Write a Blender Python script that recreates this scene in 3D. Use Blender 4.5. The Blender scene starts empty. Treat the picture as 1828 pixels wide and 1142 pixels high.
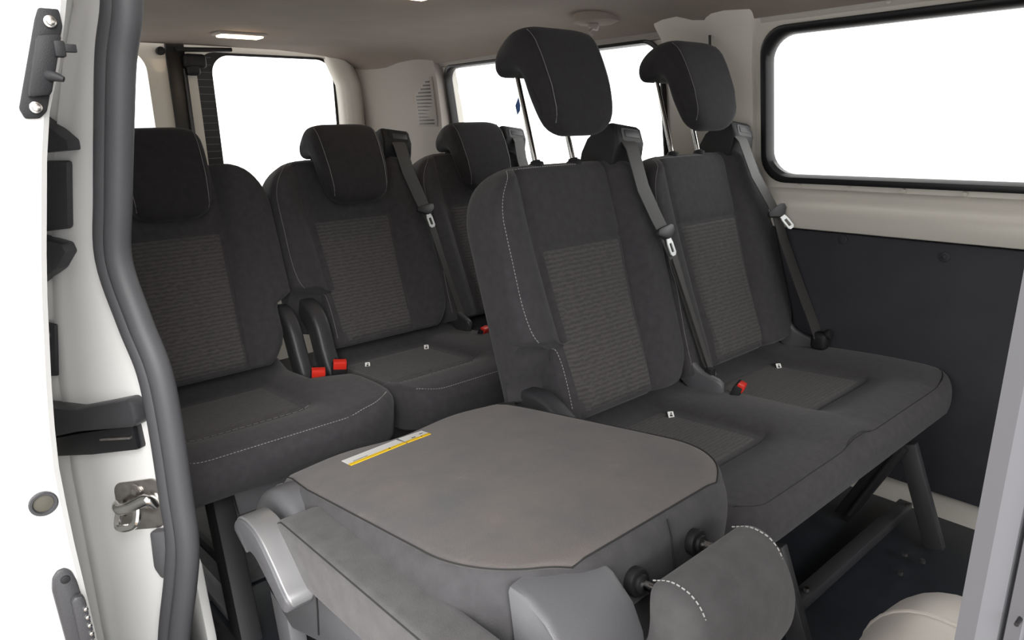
import bpy, bmesh, math, random
from mathutils import Vector, Matrix
random.seed(4)
scene = bpy.context.scene
COL = scene.collection
V = Vector
PI = math.pi

# ------------------------------------------------------------------ materials
def new_mat(name):
    m = bpy.data.materials.new(name); m.use_nodes = True
    nt = m.node_tree
    return m, nt, nt.nodes['Principled BSDF']
def N(nt, typ, **kw):
    n = nt.nodes.new(typ)
    for k, v in kw.items(): setattr(n, k, v)
    return n
def simple(name, col, rough=.5, metal=0., noise=0., nscale=40., bump=0., bscale=300., coat=0., sheen=0., spec=.5, ncol=None):
    m, nt, b = new_mat(name)
    b.inputs['Roughness'].default_value = rough
    b.inputs['Metallic'].default_value = metal
    b.inputs['Coat Weight'].default_value = coat
    b.inputs['Sheen Weight'].default_value = sheen
    b.inputs['Specular IOR Level'].default_value = spec
    b.inputs['Base Color'].default_value = (*col, 1)
    tc = N(nt, 'ShaderNodeTexCoord')
    if noise or ncol:
        nz = N(nt, 'ShaderNodeTexNoise'); nz.inputs['Scale'].default_value = nscale; nz.inputs['Detail'].default_value = 5
        nt.links.new(tc.outputs['Object'], nz.inputs['Vector'])
        rp = N(nt, 'ShaderNodeValToRGB')
        rp.color_ramp.elements[0].position = .3; rp.color_ramp.elements[1].position = .7
        c2 = ncol if ncol else tuple(c * (1 + noise) for c in col)
        c1 = col if ncol else tuple(c * (1 - noise) for c in col)
        rp.color_ramp.elements[0].color = (*c1, 1); rp.color_ramp.elements[1].color = (*c2, 1)
        nt.links.new(nz.outputs['Fac'], rp.inputs['Fac']); nt.links.new(rp.outputs['Color'], b.inputs['Base Color'])
    if bump:
        nb = N(nt, 'ShaderNodeTexNoise'); nb.inputs['Scale'].default_value = bscale; nb.inputs['Detail'].default_value = 3
        nt.links.new(tc.outputs['Object'], nb.inputs['Vector'])
        bp = N(nt, 'ShaderNodeBump'); bp.inputs['Strength'].default_value = bump; bp.inputs['Distance'].default_value = .002
        nt.links.new(nb.outputs['Fac'], bp.inputs['Height']); nt.links.new(bp.outputs['Normal'], b.inputs['Normal'])
    return m
def insert_mat(name, c_dark, c_light):
    """ribbed dash weave: rows of short raised dashes, from metric UVs"""
    m, nt, b = new_mat(name)
    b.inputs['Roughness'].default_value = .9; b.inputs['Specular IOR Level'].default_value = .2
    b.inputs['Sheen Weight'].default_value = .1
    uv = N(nt, 'ShaderNodeUVMap')
    mp = N(nt, 'ShaderNodeMapping'); mp.inputs['Scale'].default_value = (1, 1, 1)
    nt.links.new(uv.outputs['UV'], mp.inputs['Vector'])
    # long thin streaks across, broken up, over faint ribs
    st_ = N(nt, 'ShaderNodeMapping'); st_.inputs['Scale'].default_value = (62, 210, 1)
    nt.links.new(uv.outputs['UV'], st_.inputs['Vector'])
    nz = N(nt, 'ShaderNodeTexNoise'); nz.inputs['Scale'].default_value = 1; nz.inputs['Detail'].default_value = 2; nz.inputs['Distortion'].default_value = .5
    nt.links.new(st_.outputs['Vector'], nz.inputs['Vector'])
    wv = N(nt, 'ShaderNodeTexWave', bands_direction='Y'); wv.inputs['Scale'].default_value = 30; wv.inputs['Distortion'].default_value = 2.2; wv.inputs['Detail'].default_value = 2; wv.inputs['Detail Scale'].default_value = 2.5
    nt.links.new(mp.outputs['Vector'], wv.inputs['Vector'])
    ml = N(nt, 'ShaderNodeMath', operation='MULTIPLY'); ml.inputs[1].default_value = .35
    nt.links.new(wv.outputs['Fac'], ml.inputs[0])
    ad = N(nt, 'ShaderNodeMath', operation='ADD'); nt.links.new(nz.outputs['Fac'], ad.inputs[0]); nt.links.new(ml.outputs[0], ad.inputs[1])
    rp = N(nt, 'ShaderNodeValToRGB'); rp.color_ramp.elements[0].position = .48; rp.color_ramp.elements[1].position = .86
    rp.color_ramp.elements[0].color = (*c_dark, 1); rp.color_ramp.elements[1].color = (*c_light, 1)
    nt.links.new(ad.outputs[0], rp.inputs['Fac']); nt.links.new(rp.outputs['Color'], b.inputs['Base Color'])
    bp = N(nt, 'ShaderNodeBump'); bp.inputs['Strength'].default_value = .6; bp.inputs['Distance'].default_value = .002
    nt.links.new(ad.outputs[0], bp.inputs['Height']); nt.links.new(bp.outputs['Normal'], b.inputs['Normal'])
    return m
def emit_mat(name, col, s):
    m, nt, b = new_mat(name)
    b.inputs['Emission Color'].default_value = (*col, 1); b.inputs['Emission Strength'].default_value = s
    b.inputs['Base Color'].default_value = (*col, 1)
    return m
def glass_mat(name):
    m, nt, b = new_mat(name)
    nt.nodes.remove(b)
    out = nt.nodes['Material Output']
    tr = N(nt, 'ShaderNodeBsdfTransparent'); gl = N(nt, 'ShaderNodeBsdfGlossy'); gl.inputs['Roughness'].default_value = .02
    tr.inputs['Color'].default_value = (.97, .985, .98, 1)
    lw = N(nt, 'ShaderNodeLayerWeight'); lw.inputs['Blend'].default_value = .25
    ml = N(nt, 'ShaderNodeMath', operation='MULTIPLY'); ml.inputs[1].default_value = .25
    mx = N(nt, 'ShaderNodeMixShader')
    nt.links.new(lw.outputs['Fresnel'], ml.inputs[0]); nt.links.new(ml.outputs[0], mx.inputs['Fac'])
    nt.links.new(tr.outputs[0], mx.inputs[1]); nt.links.new(gl.outputs[0], mx.inputs[2])
    nt.links.new(mx.outputs[0], out.inputs['Surface'])
    return m
def stained_mat(name):
    m, nt, b = new_mat(name)
    b.inputs['Roughness'].default_value = .85; b.inputs['Specular IOR Level'].default_value = .25; b.inputs['Sheen Weight'].default_value = .12
    tc = N(nt, 'ShaderNodeTexCoord')
    n1 = N(nt, 'ShaderNodeTexNoise'); n1.inputs['Scale'].default_value = 7; n1.inputs['Detail'].default_value = 6; n1.inputs['Roughness'].default_value = .65
    n2 = N(nt, 'ShaderNodeTexNoise'); n2.inputs['Scale'].default_value = 22; n2.inputs['Detail'].default_value = 5
    for n in (n1, n2): nt.links.new(tc.outputs['Object'], n.inputs['Vector'])
    r1 = N(nt, 'ShaderNodeValToRGB'); r1.color_ramp.elements[0].position = .36; r1.color_ramp.elements[1].position = .68
    r1.color_ramp.elements[0].color = (.100, .096, .098, 1); r1.color_ramp.elements[1].color = (.142, .122, .114, 1)
    r2 = N(nt, 'ShaderNodeValToRGB'); r2.color_ramp.elements[0].position = .66; r2.color_ramp.elements[1].position = .8
    r2.color_ramp.elements[0].color = (0, 0, 0, 1); r2.color_ramp.elements[1].color = (.35, .35, .35, 1)
    mx = N(nt, 'ShaderNodeMix', data_type='RGBA'); mx.inputs['B'].default_value = (.20, .175, .16, 1)
    nt.links.new(n1.outputs['Fac'], r1.inputs['Fac']); nt.links.new(n2.outputs['Fac'], r2.inputs['Fac'])
    nt.links.new(r2.outputs['Color'], mx.inputs['Factor']); nt.links.new(r1.outputs['Color'], mx.inputs['A'])
    nt.links.new(mx.outputs['Result'], b.inputs['Base Color'])
    nb = N(nt, 'ShaderNodeTexNoise'); nb.inputs['Scale'].default_value = 420
    nt.links.new(tc.outputs['Object'], nb.inputs['Vector'])
    bp = N(nt, 'ShaderNodeBump'); bp.inputs['Strength'].default_value = .35; bp.inputs['Distance'].default_value = .002
    nt.links.new(nb.outputs['Fac'], bp.inputs['Height']); nt.links.new(bp.outputs['Normal'], b.inputs['Normal'])
    return m

FAB = simple('charcoal_fabric', (.051, .049, .053), .92, noise=.12, nscale=60, bump=.35, bscale=420, sheen=.12, spec=.2)
FABD = simple('dark_headrest_fabric', (.028, .0265, .029), .92, noise=.1, nscale=60, bump=.35, bscale=420, sheen=.08, spec=.2)
FABL = simple('grey_side_fabric', (.085, .082, .084), .9, noise=.12, nscale=40, bump=.35, bscale=420, sheen=.12, spec=.2)
INS = insert_mat('dash_weave_fabric', (.060, .057, .058), (.090, .085, .084))
STAIN = stained_mat('stained_grey_fabric')
THREAD = simple('white_thread', (.42, .41, .40), .8)
THREADD = simple('dark_thread', (.02, .02, .02), .8)
BLK = simple('black_plastic', (.016, .016, .018), .55, spec=.3, bump=.15, bscale=700)
BLKG = simple('gloss_black_plastic', (.012, .012, .014), .12)
GRYP = simple('grey_plastic', (.11, .11, .118), .38, bump=.2, bscale=800)
DGRY = simple('dark_grey_plastic', (.04, .04, .044), .42, bump=.2, bscale=800)
RUB = simple('grey_rubber', (.060, .060, .066), .55, bump=.1, bscale=500)
SILV = simple('silver_lever_plastic', (.36, .36, .37), .33, metal=.6)
CHR = simple('chrome_metal', (.78, .77, .74), .12, metal=1.)
STEEL = simple('zinc_steel', (.55, .52, .49), .28, metal=1., noise=.12, nscale=60)
WHT = simple('white_paint', (.86, .86, .85), .25, coat=.4)
WHTD = simple('dimmed_white_paint', (.68, .65, .59), .32, coat=.2, bump=.03, bscale=30)  # the white body paint, darkened and warmed to imitate dim interior light
HEADL = simple('headliner_cloth', (.27, .232, .208), .95, noise=.06, nscale=5, bump=.2, bscale=500, spec=.1)
BEIGE = simple('warm_grey_trim', (.34, .31, .285), .7, bump=.1, bscale=400)
PANEL = simple('dark_trim_panel', (.030, .031, .038), .7, noise=.15, nscale=9, bump=.15, bscale=400)
FLOOR = simple('black_floor_rubber', (.014, .017, .023), .5, noise=.2, nscale=18, bump=.3, bscale=500)
BLACK = simple('black_seal', (.008, .008, .009), .4)
WEB = simple('belt_webbing', (.055, .053, .052), .5, bump=.3, bscale=900)
RED = simple('red_button', (.75, .035, .02), .35)
YEL = simple('yellow_print', (.90, .58, .02), .5)
PAPER = simple('white_sticker', (.86, .86, .84), .4)
INK = simple('dark_print', (.03, .03, .03), .5)
VINYL = simple('beige_vinyl', (.47, .435, .40), .42, noise=.05, nscale=9, bump=.12, bscale=250, sheen=.1)
PAVE = simple('brown_paving', (.20, .155, .125), .9, noise=.25, nscale=30, bump=.4, bscale=120)
GLASS = glass_mat('clear_glass')
LAMP = emit_mat('warm_lamp_glass', (1., .82, .58), 5.)
LINEM = simple('pale_heater_line', (.20, .20, .20), .5)
BLUE = simple('blue_cloth', (.03, .10, .32), .7)

# ------------------------------------------------------------------ object helpers
def tag(o, label=None, cat=None, group=None, kind=None):
    if label: o['label'] = label
    if cat: o['category'] = cat
    if group: o['group'] = group
    if kind: o['kind'] = kind
    return o
def thing(name, loc, label, cat, group=None, kind=None):
    o = bpy.data.objects.new(name, None); COL.objects.link(o)
    o.empty_display_size = .05
    o.location = loc
    return tag(o, label, cat, group, kind)
class MB:
    """collects geometry in world metres; build() links it as ONE mesh object"""
    def __init__(s): s.v = []; s.f = []; s.m = []; s.uv = {}
    def add(s, vs, fs, mi=0, uvs=None):
        b = len(s.v); s.v += [tuple(p) for p in vs]
        if uvs:
            for i, u in enumerate(uvs): s.uv[b + i] = u
        for f in fs: s.f.append([b + i for i in f]); s.m.append(mi)
        return s
    def build(s, name, mats, parent=None, angle=35, sub=0, recalc=True, label=None, cat=None, kind=None):
        me = bpy.data.meshes.new(name)
        ox = V((0, 0, 0))
        if parent is not None:
            p = parent
            while p is not None: ox += p.location; p = p.parent
        else:
            ox = V((sum(p[0] for p in s.v), sum(p[1] for p in s.v), sum(p[2] for p in s.v))) / len(s.v)
        me.from_pydata([tuple(V(p) - ox) for p in s.v], [], s.f)
        if s.uv:
            l = me.uv_layers.new(name='UVMap')
            for lp in me.loops: l.data[lp.index].uv = s.uv.get(lp.vertex_index, (0, 0))
        for i, p in enumerate(me.polygons): p.material_index = s.m[i]; p.use_smooth = True
        if recalc:
            bm = bmesh.new(); bm.from_mesh(me)
            bmesh.ops.recalc_face_normals(bm, faces=bm.faces)
            bm.to_mesh(me); bm.free()
        me.set_sharp_from_angle(angle=math.radians(angle))
        for m in (mats if isinstance(mats, (list, tuple)) else [mats]): me.materials.append(m)
        o = bpy.data.objects.new(name, me); COL.objects.link(o)
        if parent is not None: o.parent = parent
        else: o.location = ox
        if sub:
            md = o.modifiers.new('smooth', 'SUBSURF'); md.levels = sub; md.render_levels = sub
        return tag(o, label, cat, None, kind)
    # ---- shapes
    def loft(s, secs, closed=True, caps=True, mi=0, uvs=None):
        n = len(secs[0]); b = []
        vs = [p for sec in secs for p in sec]; fs = []
        for i in range(len(secs) - 1):
            for j in range(n if closed else n - 1):
                k = (j + 1) % n
                fs.append([i*n + j, i*n + k, (i+1)*n + k, (i+1)*n + j])
        if caps and closed:
            fs.append(list(range(n))[::-1]); fs.append([(len(secs)-1)*n + j for j in range(n)])
        return s.add(vs, fs, mi, uvs)
    def box(s, c, d, r=.004, seg=2, M=None, mi=0):
        bm = bmesh.new(); bmesh.ops.create_cube(bm, size=1)
        for v in bm.verts: v.co = V((v.co.x*d[0], v.co.y*d[1], v.co.z*d[2]))
        if r > 0:
            r = min(r, .49*min(d))
            bmesh.ops.bevel(bm, geom=bm.edges[:], offset=r, segments=seg, profile=.5, affect='EDGES')
        return s.bm(bm, Matrix.Translation(c) @ (M.to_4x4() if M else Matrix.Identity(4)), mi)
    def bm(s, bm, M, mi=0):
        bm.verts.ensure_lookup_table(); bm.verts.index_update()
        s.add([M @ v.co for v in bm.verts], [[v.index for v in f.verts] for f in bm.faces], mi)
        bm.free(); return s
    def bar(s, a, b, w, h, r=.003, up=(0, 0, 1), mi=0):
        a = V(a); b = V(b); d = b - a; L = d.length; x = d.normalized()
        y = V(up).cross(x).normalized(); z = x.cross(y)
        M = Matrix((x, y, z)).transposed()
        return s.box((a + b)/2, (L, w, h), r, 2, M, mi)
    def tube(s, path, r, n=10, mi=0, caps=True, flat=1., up=(0, 0, 1)):
        P = [V(p) for p in path]; secs = []
        pn = None
        for i, p in enumerate(P):
            t = (P[min(i+1, len(P)-1)] - P[max(i-1, 0)]).normalized()
            if pn is None:
                a = V(up)
                if abs(a.dot(t)) > .95: a = V((1, 0, 0))
                pn = (a - t*a.dot(t)).normalized()
            else: pn = (pn - t*pn.dot(t)).normalized()
            q = t.cross(pn)
            rr = r[i] if isinstance(r, (list, tuple)) else r
            secs.append([p + pn*(math.cos(2*PI*k/n)*rr) + q*(math.sin(2*PI*k/n)*rr*flat) for k in range(n)])
        return s.loft(secs, True, caps, mi)
    def cyl(s, a, b, r, n=20, mi=0, bev=0):
        a = V(a); b = V(b); t = (b-a).normalized(); L = (b-a).length
        if bev: return s.tube([a, a, a + t*bev*.3, a + t*bev, b - t*bev, b - t*bev*.3, b, b], [.001, r-bev, r-bev*.3, r, r, r-bev*.3, r-bev, .001], n, mi)
        return s.tube([a, b], r, n, mi)
    def prism(s, poly, a, b, r=.003, mi=0):
        """poly: list of 3D points (planar); extruded from offset a to offset b vectors, edges bevelled"""
        bm = bmesh.new(); n = len(poly)
        A = [bm.verts.new(V(p) + V(a)) for p in poly]; B = [bm.verts.new(V(p) + V(b)) for p in poly]
        bm.faces.new(A); bm.faces.new(B[::-1])
        for i in range(n): bm.faces.new([A[i], B[i], B[(i+1) % n], A[(i+1) % n]])
        bmesh.ops.recalc_face_normals(bm, faces=bm.faces)
        if r: bmesh.ops.bevel(bm, geom=bm.edges[:], offset=r, segments=2, profile=.5, affect='EDGES', clamp_overlap=True)
        return s.bm(bm, Matrix.Identity(4), mi)
    def frame(s, outer, inner, depth, mi=0):
        """ring between two matching loops, extruded by a vector"""
        d = V(depth); n = len(outer)
        secs = [outer, inner, [V(p)+d for p in inner], [V(p)+d for p in outer], outer]
        vs = [V(p) for sec in secs[:4] for p in sec]; fs = []
        for i in range(4):
            for j in range(n):
                k = (j+1) % n; i2 = (i+1) % 4
                fs.append([i*n+j, i*n+k, i2*n+k, i2*n+j])
        return s.add(vs, fs, mi)

def lerp(a, b, t): return a + (b-a)*t
def interp(tab, x):
    if x <= tab[0][0]: return tab[0][1]
    for (a, va), (b, vb) in zip(tab, tab[1:]):
        if x <= b: return lerp(va, vb, (x-a)/(b-a))
    return tab[-1][1]
def smooth(a, b, x):
    t = max(0, min(1, (x-a)/(b-a))); return t*t*(3-2*t)
def rrect(y0, y1, z0, z1, r, n=8):
    """rounded rectangle loop of (a, b) pairs; r scalar or (bl, br, tr, tl)"""
    if not isinstance(r, (tuple, list)): r = (r,)*4
    out = []
    for (cy, cz, a0, rr) in ((y0+r[0], z0+r[0], PI, r[0]), (y1-r[1], z0+r[1], 1.5*PI, r[1]), (y1-r[2], z1-r[2], 0, r[2]), (y0+r[3], z1-r[3], .5*PI, r[3])):
        for k in range(n+1):
            a = a0 + .5*PI*k/n; out.append((cy + rr*math.cos(a), cz + rr*math.sin(a)))
    return out
def catmull(P, n=8):
    P = [V(p) for p in P]; out = []
    for i in range(len(P)-1):
        p0 = P[max(i-1, 0)]; p1 = P[i]; p2 = P[i+1]; p3 = P[min(i+2, len(P)-1)]
        for k in range(n):
            t = k/n
            out.append(.5*((2*p1) + (p2-p0)*t + (2*p0-5*p1+4*p2-p3)*t*t + (3*p1-p0-3*p2+p3)*t**3))
    out.append(P[-1]); return out
def dashes(mb, path, L=.0045, gap=.0028, r=.0008):
    """a row of short thread stitches along a path"""
    P = [V(p) for p in path]; acc = 0; on = True; cur = [P[0]]; segs = []
    for a, b in zip(P, P[1:]):
        d = (b-a).length; pos = 0
        while d - pos > 1e-9:
            need = (L if on else gap) - acc
            if d - pos >= need:
                pos += need; q = a + (b-a)*(pos/d)
                if on: segs.append((cur[0], q))
                cur = [q]; on = not on; acc = 0
            else:
                acc += d - pos; pos = d
    for a, b in segs: mb.tube([a, b], r, 5)
    return mb

CAMZ = 1.05

# ------------------------------------------------------------------ seats
RX, RZ, K = .0975, .43, .31
NRM = math.sqrt(1 + K*K)
def frame_up(sx, sy):
    """backrest frame: (lateral v, height s along the recline, u out of the front face)"""
    UP = V((-K, 0, 1))/NRM; FW = V((1, 0, K))/NRM; B = V((sx+RX, sy, RZ))
    return lambda v, s, u: B + UP*s + FW*u + V((0, v, 0))
FOLD_B = V((-1.06, .634, .505)); FOLD_S = V((.53, 0, .075)).normalized(); FOLD_U = V((-FOLD_S.z, 0, FOLD_S.x))
BT = .125
def frame_fold():
    # backrest tipped forward: its rear shell (u = -BT) is on top
    return lambda v, s, u: FOLD_B + FOLD_S*s + FOLD_U*(-u - BT) + V((0, v, 0))
BH = .571
def back_front(v, s, vb0, vb1):
    """front surface depth of the backrest: sunk centre, bolsters, seams"""
    f = .0
    d = max(vb0 - v, v - vb1)              # >0 outside the centre panel
    f += .024*smooth(.0, .045, d)
    f -= .006*math.exp(-((d-.002)/.006)**2)
    f += .012*math.exp(-((s-.06)/.12)**2)*(1-smooth(-.02, .03, d))
    f -= .006*math.exp(-((s-.385)/.007)**2)*(1 if d < .0 else 0)
    return f
def vb(s, left=True):
    t = max(0, min(1, s/.4))
    return lerp(-.115, -.142, t) if left else lerp(.122, .138, t)
def backrest_mb(F, L0=-.243, R0=.262, notchL=True, T=.115, stepR=0.):
    mb = MB(); secs = []
    ss = [0, .006, .02, .05, .075, .09, .11, .13, .15, .165, .178, .19, .20, .215, .24, .28, .32, .36, .376, .382, .388, .394, .41, .44]
    rc = .135
    ss += [BH - rc + rc*math.sin(PI/2*k/12) for k in range(1, 13)]
    for s in ss:
        L = L0; R = R0
        if s > BH-rc:
            q = rc - math.sqrt(max(0, rc*rc - (s-(BH-rc))**2)); L += q*.9; R -= q*.9
        if s < .09: R -= .05*(1 - s/.09)**2
        if stepR: R -= stepR*(1-smooth(.16, .19, s))
        ee = max(0, .04 - (BH - s))/.04                   # front/back rolling in at the top
        roll = .04*(1 - math.sqrt(max(0, 1-ee*ee)))
        e2 = max(0, .012 - s)/.012; roll += .012*(1-math.sqrt(max(0, 1-e2*e2)))
        Lf = L; un = -.05
        if notchL:
            w = smooth(.168, .196, s); Lf = lerp(L0+.098, L, w)
            un = lerp(.0, -T+.002, 1-max(0, min(1, (s-.07)/.11)))
            un = min(un, .0)
            if s < .07: L = Lf
        rf = .028; pts = []
        b0 = vb(s); b1 = vb(s, False)
        a0 = Lf + rf; a1 = R - rf
        b0 = max(b0, a0+.002); b1 = min(b1, a1-.002)
        cols = [lerp(a0, b0-.03, k/5) for k in range(5)] if b0-.03 > a0 else [lerp(a0, b0-.001, k/5)-0 for k in range(5)]
        st = max(a0, b0-.03)
        cols = [lerp(a0, st, k/4) for k in range(4)] + [lerp(st, b0, k/5) for k in range(5)] + [b0+.004, b0+.012] + [lerp(b0+.02, b1-.02, k/9) for k in range(10)] + [b1-.012, b1-.004]
        en = min(a1, b1+.03)
        cols += [lerp(b1, en, k/5) for k in range(5)] + [lerp(en, a1, (k+1)/4) for k in range(4)]
        for v in cols: pts.append((v, back_front(v, s, b0, b1) - roll))
        uR = back_front(a1, s, b0, b1) - roll; uL = back_front(a0, s, b0, b1) - roll
        for k in range(1, 6):
            a = PI/2*k/5; pts.append((a1 + rf*math.sin(a), uR - rf*(1-math.cos(a))))
        bT = -T + roll
        rb = .035
        for k in range(1, 4): pts.append((R, lerp(uR-rf, bT+rb, k/4)))
        for k in range(0, 6):
            a = PI/2*k/5; pts.append((R - rb*(1-math.cos(a)), bT + rb - rb*math.sin(a)))
        for k in range(1, 8): pts.append((lerp(R-rb, L+rb, k/8), bT))
        for k in range(0, 6):
            a = PI/2*k/5; pts.append((L + rb*(1-math.sin(a)), bT + rb - rb*math.cos(a)))
        un2 = max(un, bT + rb + .001); un2 = min(un2, uL-rf-.004)
        if Lf - L < 1e-4: pts += [(L, lerp(bT+rb, uL-rf, (k+.5)/6.5)) for k in range(6)]
        else: pts += [(L, lerp(bT+rb, un2, .5)), (L, un2), (lerp(L, Lf, .15), un2+.004), (lerp(L, Lf, .9), un2+.004), (Lf, un2+.006), (Lf, lerp(un2+.006, uL-rf, .6))]
        for k in range(0, 5):
            a = PI/2*k/5; pts.append((a0 - rf*math.cos(a), uL - rf*(1-math.sin(a))))
        secs.append([F(v, s, u) for v, u in pts])
    mb.loft(secs); return mb
def surf_pt(F, v, s, off=.0, roll=True):
    b0 = vb(s); b1 = vb(s, False)
    u = back_front(v, s, b0, b1)
    ee = max(0, .04-(BH-s))/.04
    if roll: u -= .04*(1-math.sqrt(max(0, 1-ee*ee)))
    return F(v, s, u+off)
def back_insert(F, parent, top=.382, bot=.012):
    mb = MB(); secs = []; uvs = []
    for i in range(31):
        s = lerp(bot, top, i/30); row = []
        for j in range(15):
            v = lerp(vb(s)+.002, vb(s, False)-.002, j/14)
            e = .0035
            if j in (0, 14): e = -.003
            if i == 0 or i == 30: e = -.003
            # plump little pads along the lowest rows
            if 1 <= i <= 4: e += .004*abs(math.sin(j*PI/14*9))
            row.append(surf_pt(F, v, s, e)); uvs.append((v, s))
        secs.append(row)
    mb.loft(secs, closed=False, caps=False, uvs=uvs)
    return mb.build('insert_panel', INS, parent, recalc=False, label='lighter dash-weave panel')

def headrest_mb(F, raise_, W=.112):
    """hooked headrest: pad in front, lobe over the top; profile in (s, u)"""
    prof = [(.410, .058), (.415, .079), (.44, .093), (.50, .097), (.57, .090), (.618, .080), (.643, .064), (.654, .035), (.655, .0), (.648, -.032),
            (.63, -.054), (.602, -.062), (.58, -.055), (.573, -.034), (.573, -.008), (.566, .014), (.540, .026), (.49, .030), (.44, .038), (.418, .046)]
    P = []
    for i in range(len(prof)):          # densify
        q = catmull([prof[i-1] + (0,), prof[i] + (0,), prof[(i+1) % len(prof)] + (0,), prof[(i+2) % len(prof)] + (0,)], 3)
        P += [(p.x, p.y) for p in q[3:6]]
    n = len(P)
    nor = []
    for i in range(n):
        a = P[i-1]; b = P[(i+1) % n]; t = (b[0]-a[0], b[1]-a[1]); l = math.hypot(*t); nor.append((-t[1]/l, t[0]/l))
    area = sum(P[i-1][0]*P[i][1]-P[i][0]*P[i-1][1] for i in range(n))
    sg = 1 if area > 0 else -1
    mb = MB(); secs = []
    R = .024
    vs = [-W + R*(1-math.cos(PI/2*k/6)) for k in range(7)] + [lerp(-W+R, W-R, k/14) for k in range(1, 14)]
    vs += [-v for v in vs[6::-1]]
    for v in vs:
        e = max(0, abs(v) - (W-R))/R; ins = R*(1-math.sqrt(max(0, 1-e*e)))*.96
        # corner rounding of the outline seen from the front
        k = max(0, abs(v) - (W-.066))/.066
        zb = .050*(1 - math.sqrt(max(0, 1-min(1, k)**2))); zt = .024*(1 - math.sqrt(max(0, 1-min(1, k)**2)))
        row = []
        for (s, u), (ns, nu) in zip(P, nor):
            s2 = s + ns*ins*sg; u2 = u + nu*ins*sg
            t = max(0, min(1, (s-.410)/.245))
            s2 += zb*(1-t)**1.3 - zt*t**2
            vv = v*(1 - .10*(1-t)**2)
            if u < .03: vv *= (1 - .10*smooth(.03, -.04, u))
            row.append(F(vv, s2 + raise_, u2))
        secs.append(row)
    mb.loft(secs); return mb
def headrest(F, parent, raise_=0., posts=True, mat=None, seams=True):
    hr = headrest_mb(F, raise_).build('headrest', mat or FABD, parent, angle=60)
    if seams:
        for sg in (-1, 1):
            path = []; vw = .094
            for k in range(15):
                s = lerp(.417, .643, k/14); t = (s-.410)/.245
                v = sg*vw*(1 - .10*(1-t)**2)
                kk = max(0, vw - (.112-.066))/.066
                zb = .050*(1-math.sqrt(1-kk*kk)); zt = .024*(1-math.sqrt(1-kk*kk))
                u = interp([(.410, .066), (.415, .079), (.44, .093), (.50, .097), (.57, .090), (.618, .080), (.643, .064)], s)
                path.append(F(v, s + raise_ + zb*(1-t)**1.3 - zt*t*t, u + .0008))
            MB().tube(path, .0009, 5).build('piping', THREADM, hr)
    for sg in (-1, 1):
        if posts:
            m = MB(); m.cyl(F(sg*.06, .53, -.030), F(sg*.06, .60+raise_, -.030), .0062, 14)
            m.build('post', CHR, hr, label='chrome headrest post')
        m = MB(); a = F(sg*.06, BH-.02, -.030); b = F(sg*.06, BH+.003, -.030)
        m.cyl(a, b, .0175, 24, bev=.003); m.cyl(F(sg*.06, BH, -.030), F(sg*.06, BH+.008, -.030), .0115, 20, bev=.002)
        m.build('post_socket', BLK, parent)
    return hr
THREADM = simple('grey_piping', (.19, .186, .19), .7)

def belt_guide(F, parent, v0=.150, v1=.250):
    """black moulded belt outlet on the shoulder: sloping hood with a slot in front"""
    mb = MB(); secs = []
    prof = [(.550, .006), (.575, .024), (.600, .036), (.634, .034), (.643, .026), (.641, -.02), (.630, -.055), (.605, -.085), (.580, -.100), (.550, -.104)]
    for v, k in ((v0, .90), (v0+.003, .97), (v0+.010, 1), (lerp(v0, v1, .5), 1.0), (v1-.010, 1), (v1-.003, .97), (v1, .90)):
        row = []
        for s, u in prof:
            s2 = .57 + (s-.57)*(.90+.10*k) - .012*smooth(v0, v1, v); u2 = -.04 + (u+.04)*k
            row.append(F(v, s2, u2))
        secs.append(row)
    mb.loft(secs)
    g = mb.build('belt_guide', BLK, parent, angle=40)
    m = MB(); FWn = (F(0, 0, 1)-F(0, 0, 0)); q = (v1-v0)/.1
    c = [F(v0+a*q, b - .012*a/.1, .0352) for a, b in rrect(.022, .088, .600, .631, .007, 4)]
    m.prism(c, FWn*-.010, FWn*.0008, .0)
    m.build('belt_slot', BLACK, g)
    m = MB(); c = [F(v0+a*q, b - .012*a/.1, .036) for a, b in rrect(.032, .085, .610, .628, .004, 3)]; m.prism(c, FWn*-.003, FWn*.0012, .001); m.build('slot_flap', DGRY, g)
    return g
def ribbon(mb, path, widths, dirs=None, th=.0022):
    """flat webbing along path; dirs gives the width direction"""
    P = [V(p) for p in path]; secs = []
    for i, p in enumerate(P):
        t = (P[min(i+1, len(P)-1)]-P[max(i-1, 0)]).normalized()
        d = V(dirs[i]) if dirs else V((0, 1, 0)); d = (d - t*d.dot(t)).normalized(); n = t.cross(d)
        w = widths[i]/2
        secs.append([p + d*w + n*th/2, p + d*w*.0 + n*th*.75, p - d*w + n*th/2, p - d*w - n*th/2, p + d*w - n*th/2])
    mb.loft(secs); return mb
def tongue(pt, d, side, parent):
    """belt tongue: black plastic grip with a chrome blade; d = downwards along the belt, side = across"""
    d = V(d).normalized(); side = V(side); side = (side - d*side.dot(d)).normalized(); n = side.cross(d)
    P = lambda a, b, c=0: V(pt) + side*a + d*b + n*c
    m = MB()
    poly = [P(-.036, -.008), P(-.030, -.014), P(.020, -.014), P(.030, -.008), P(.026, .006), P(.008, .018), P(-.006, .018), P(-.026, .006), P(-.037, .0)]
    m.prism(poly, n*-.006, n*.006, .003)
    g = m.build('tongue_grip', DGRY, parent)
    m = MB(); outer = [P(a, b, 0) for a, b in ((-.007, .016), (.008, .016), (.0115, .030), (.0115, .056), (.006, .062), (-.005, .062), (-.0105, .056), (-.0105, .030))]
    inner = [P(a, b, 0) for a, b in ((-.004, .030), (.005, .030), (.0055, .034), (.0055, .050), (.004, .053), (-.003, .053), (-.0045, .050), (-.0045, .034))]
    m.frame(outer, inner, n*.003)
    m.build('tongue_blade', STEELW, parent, label='chrome tongue blade')
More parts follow.
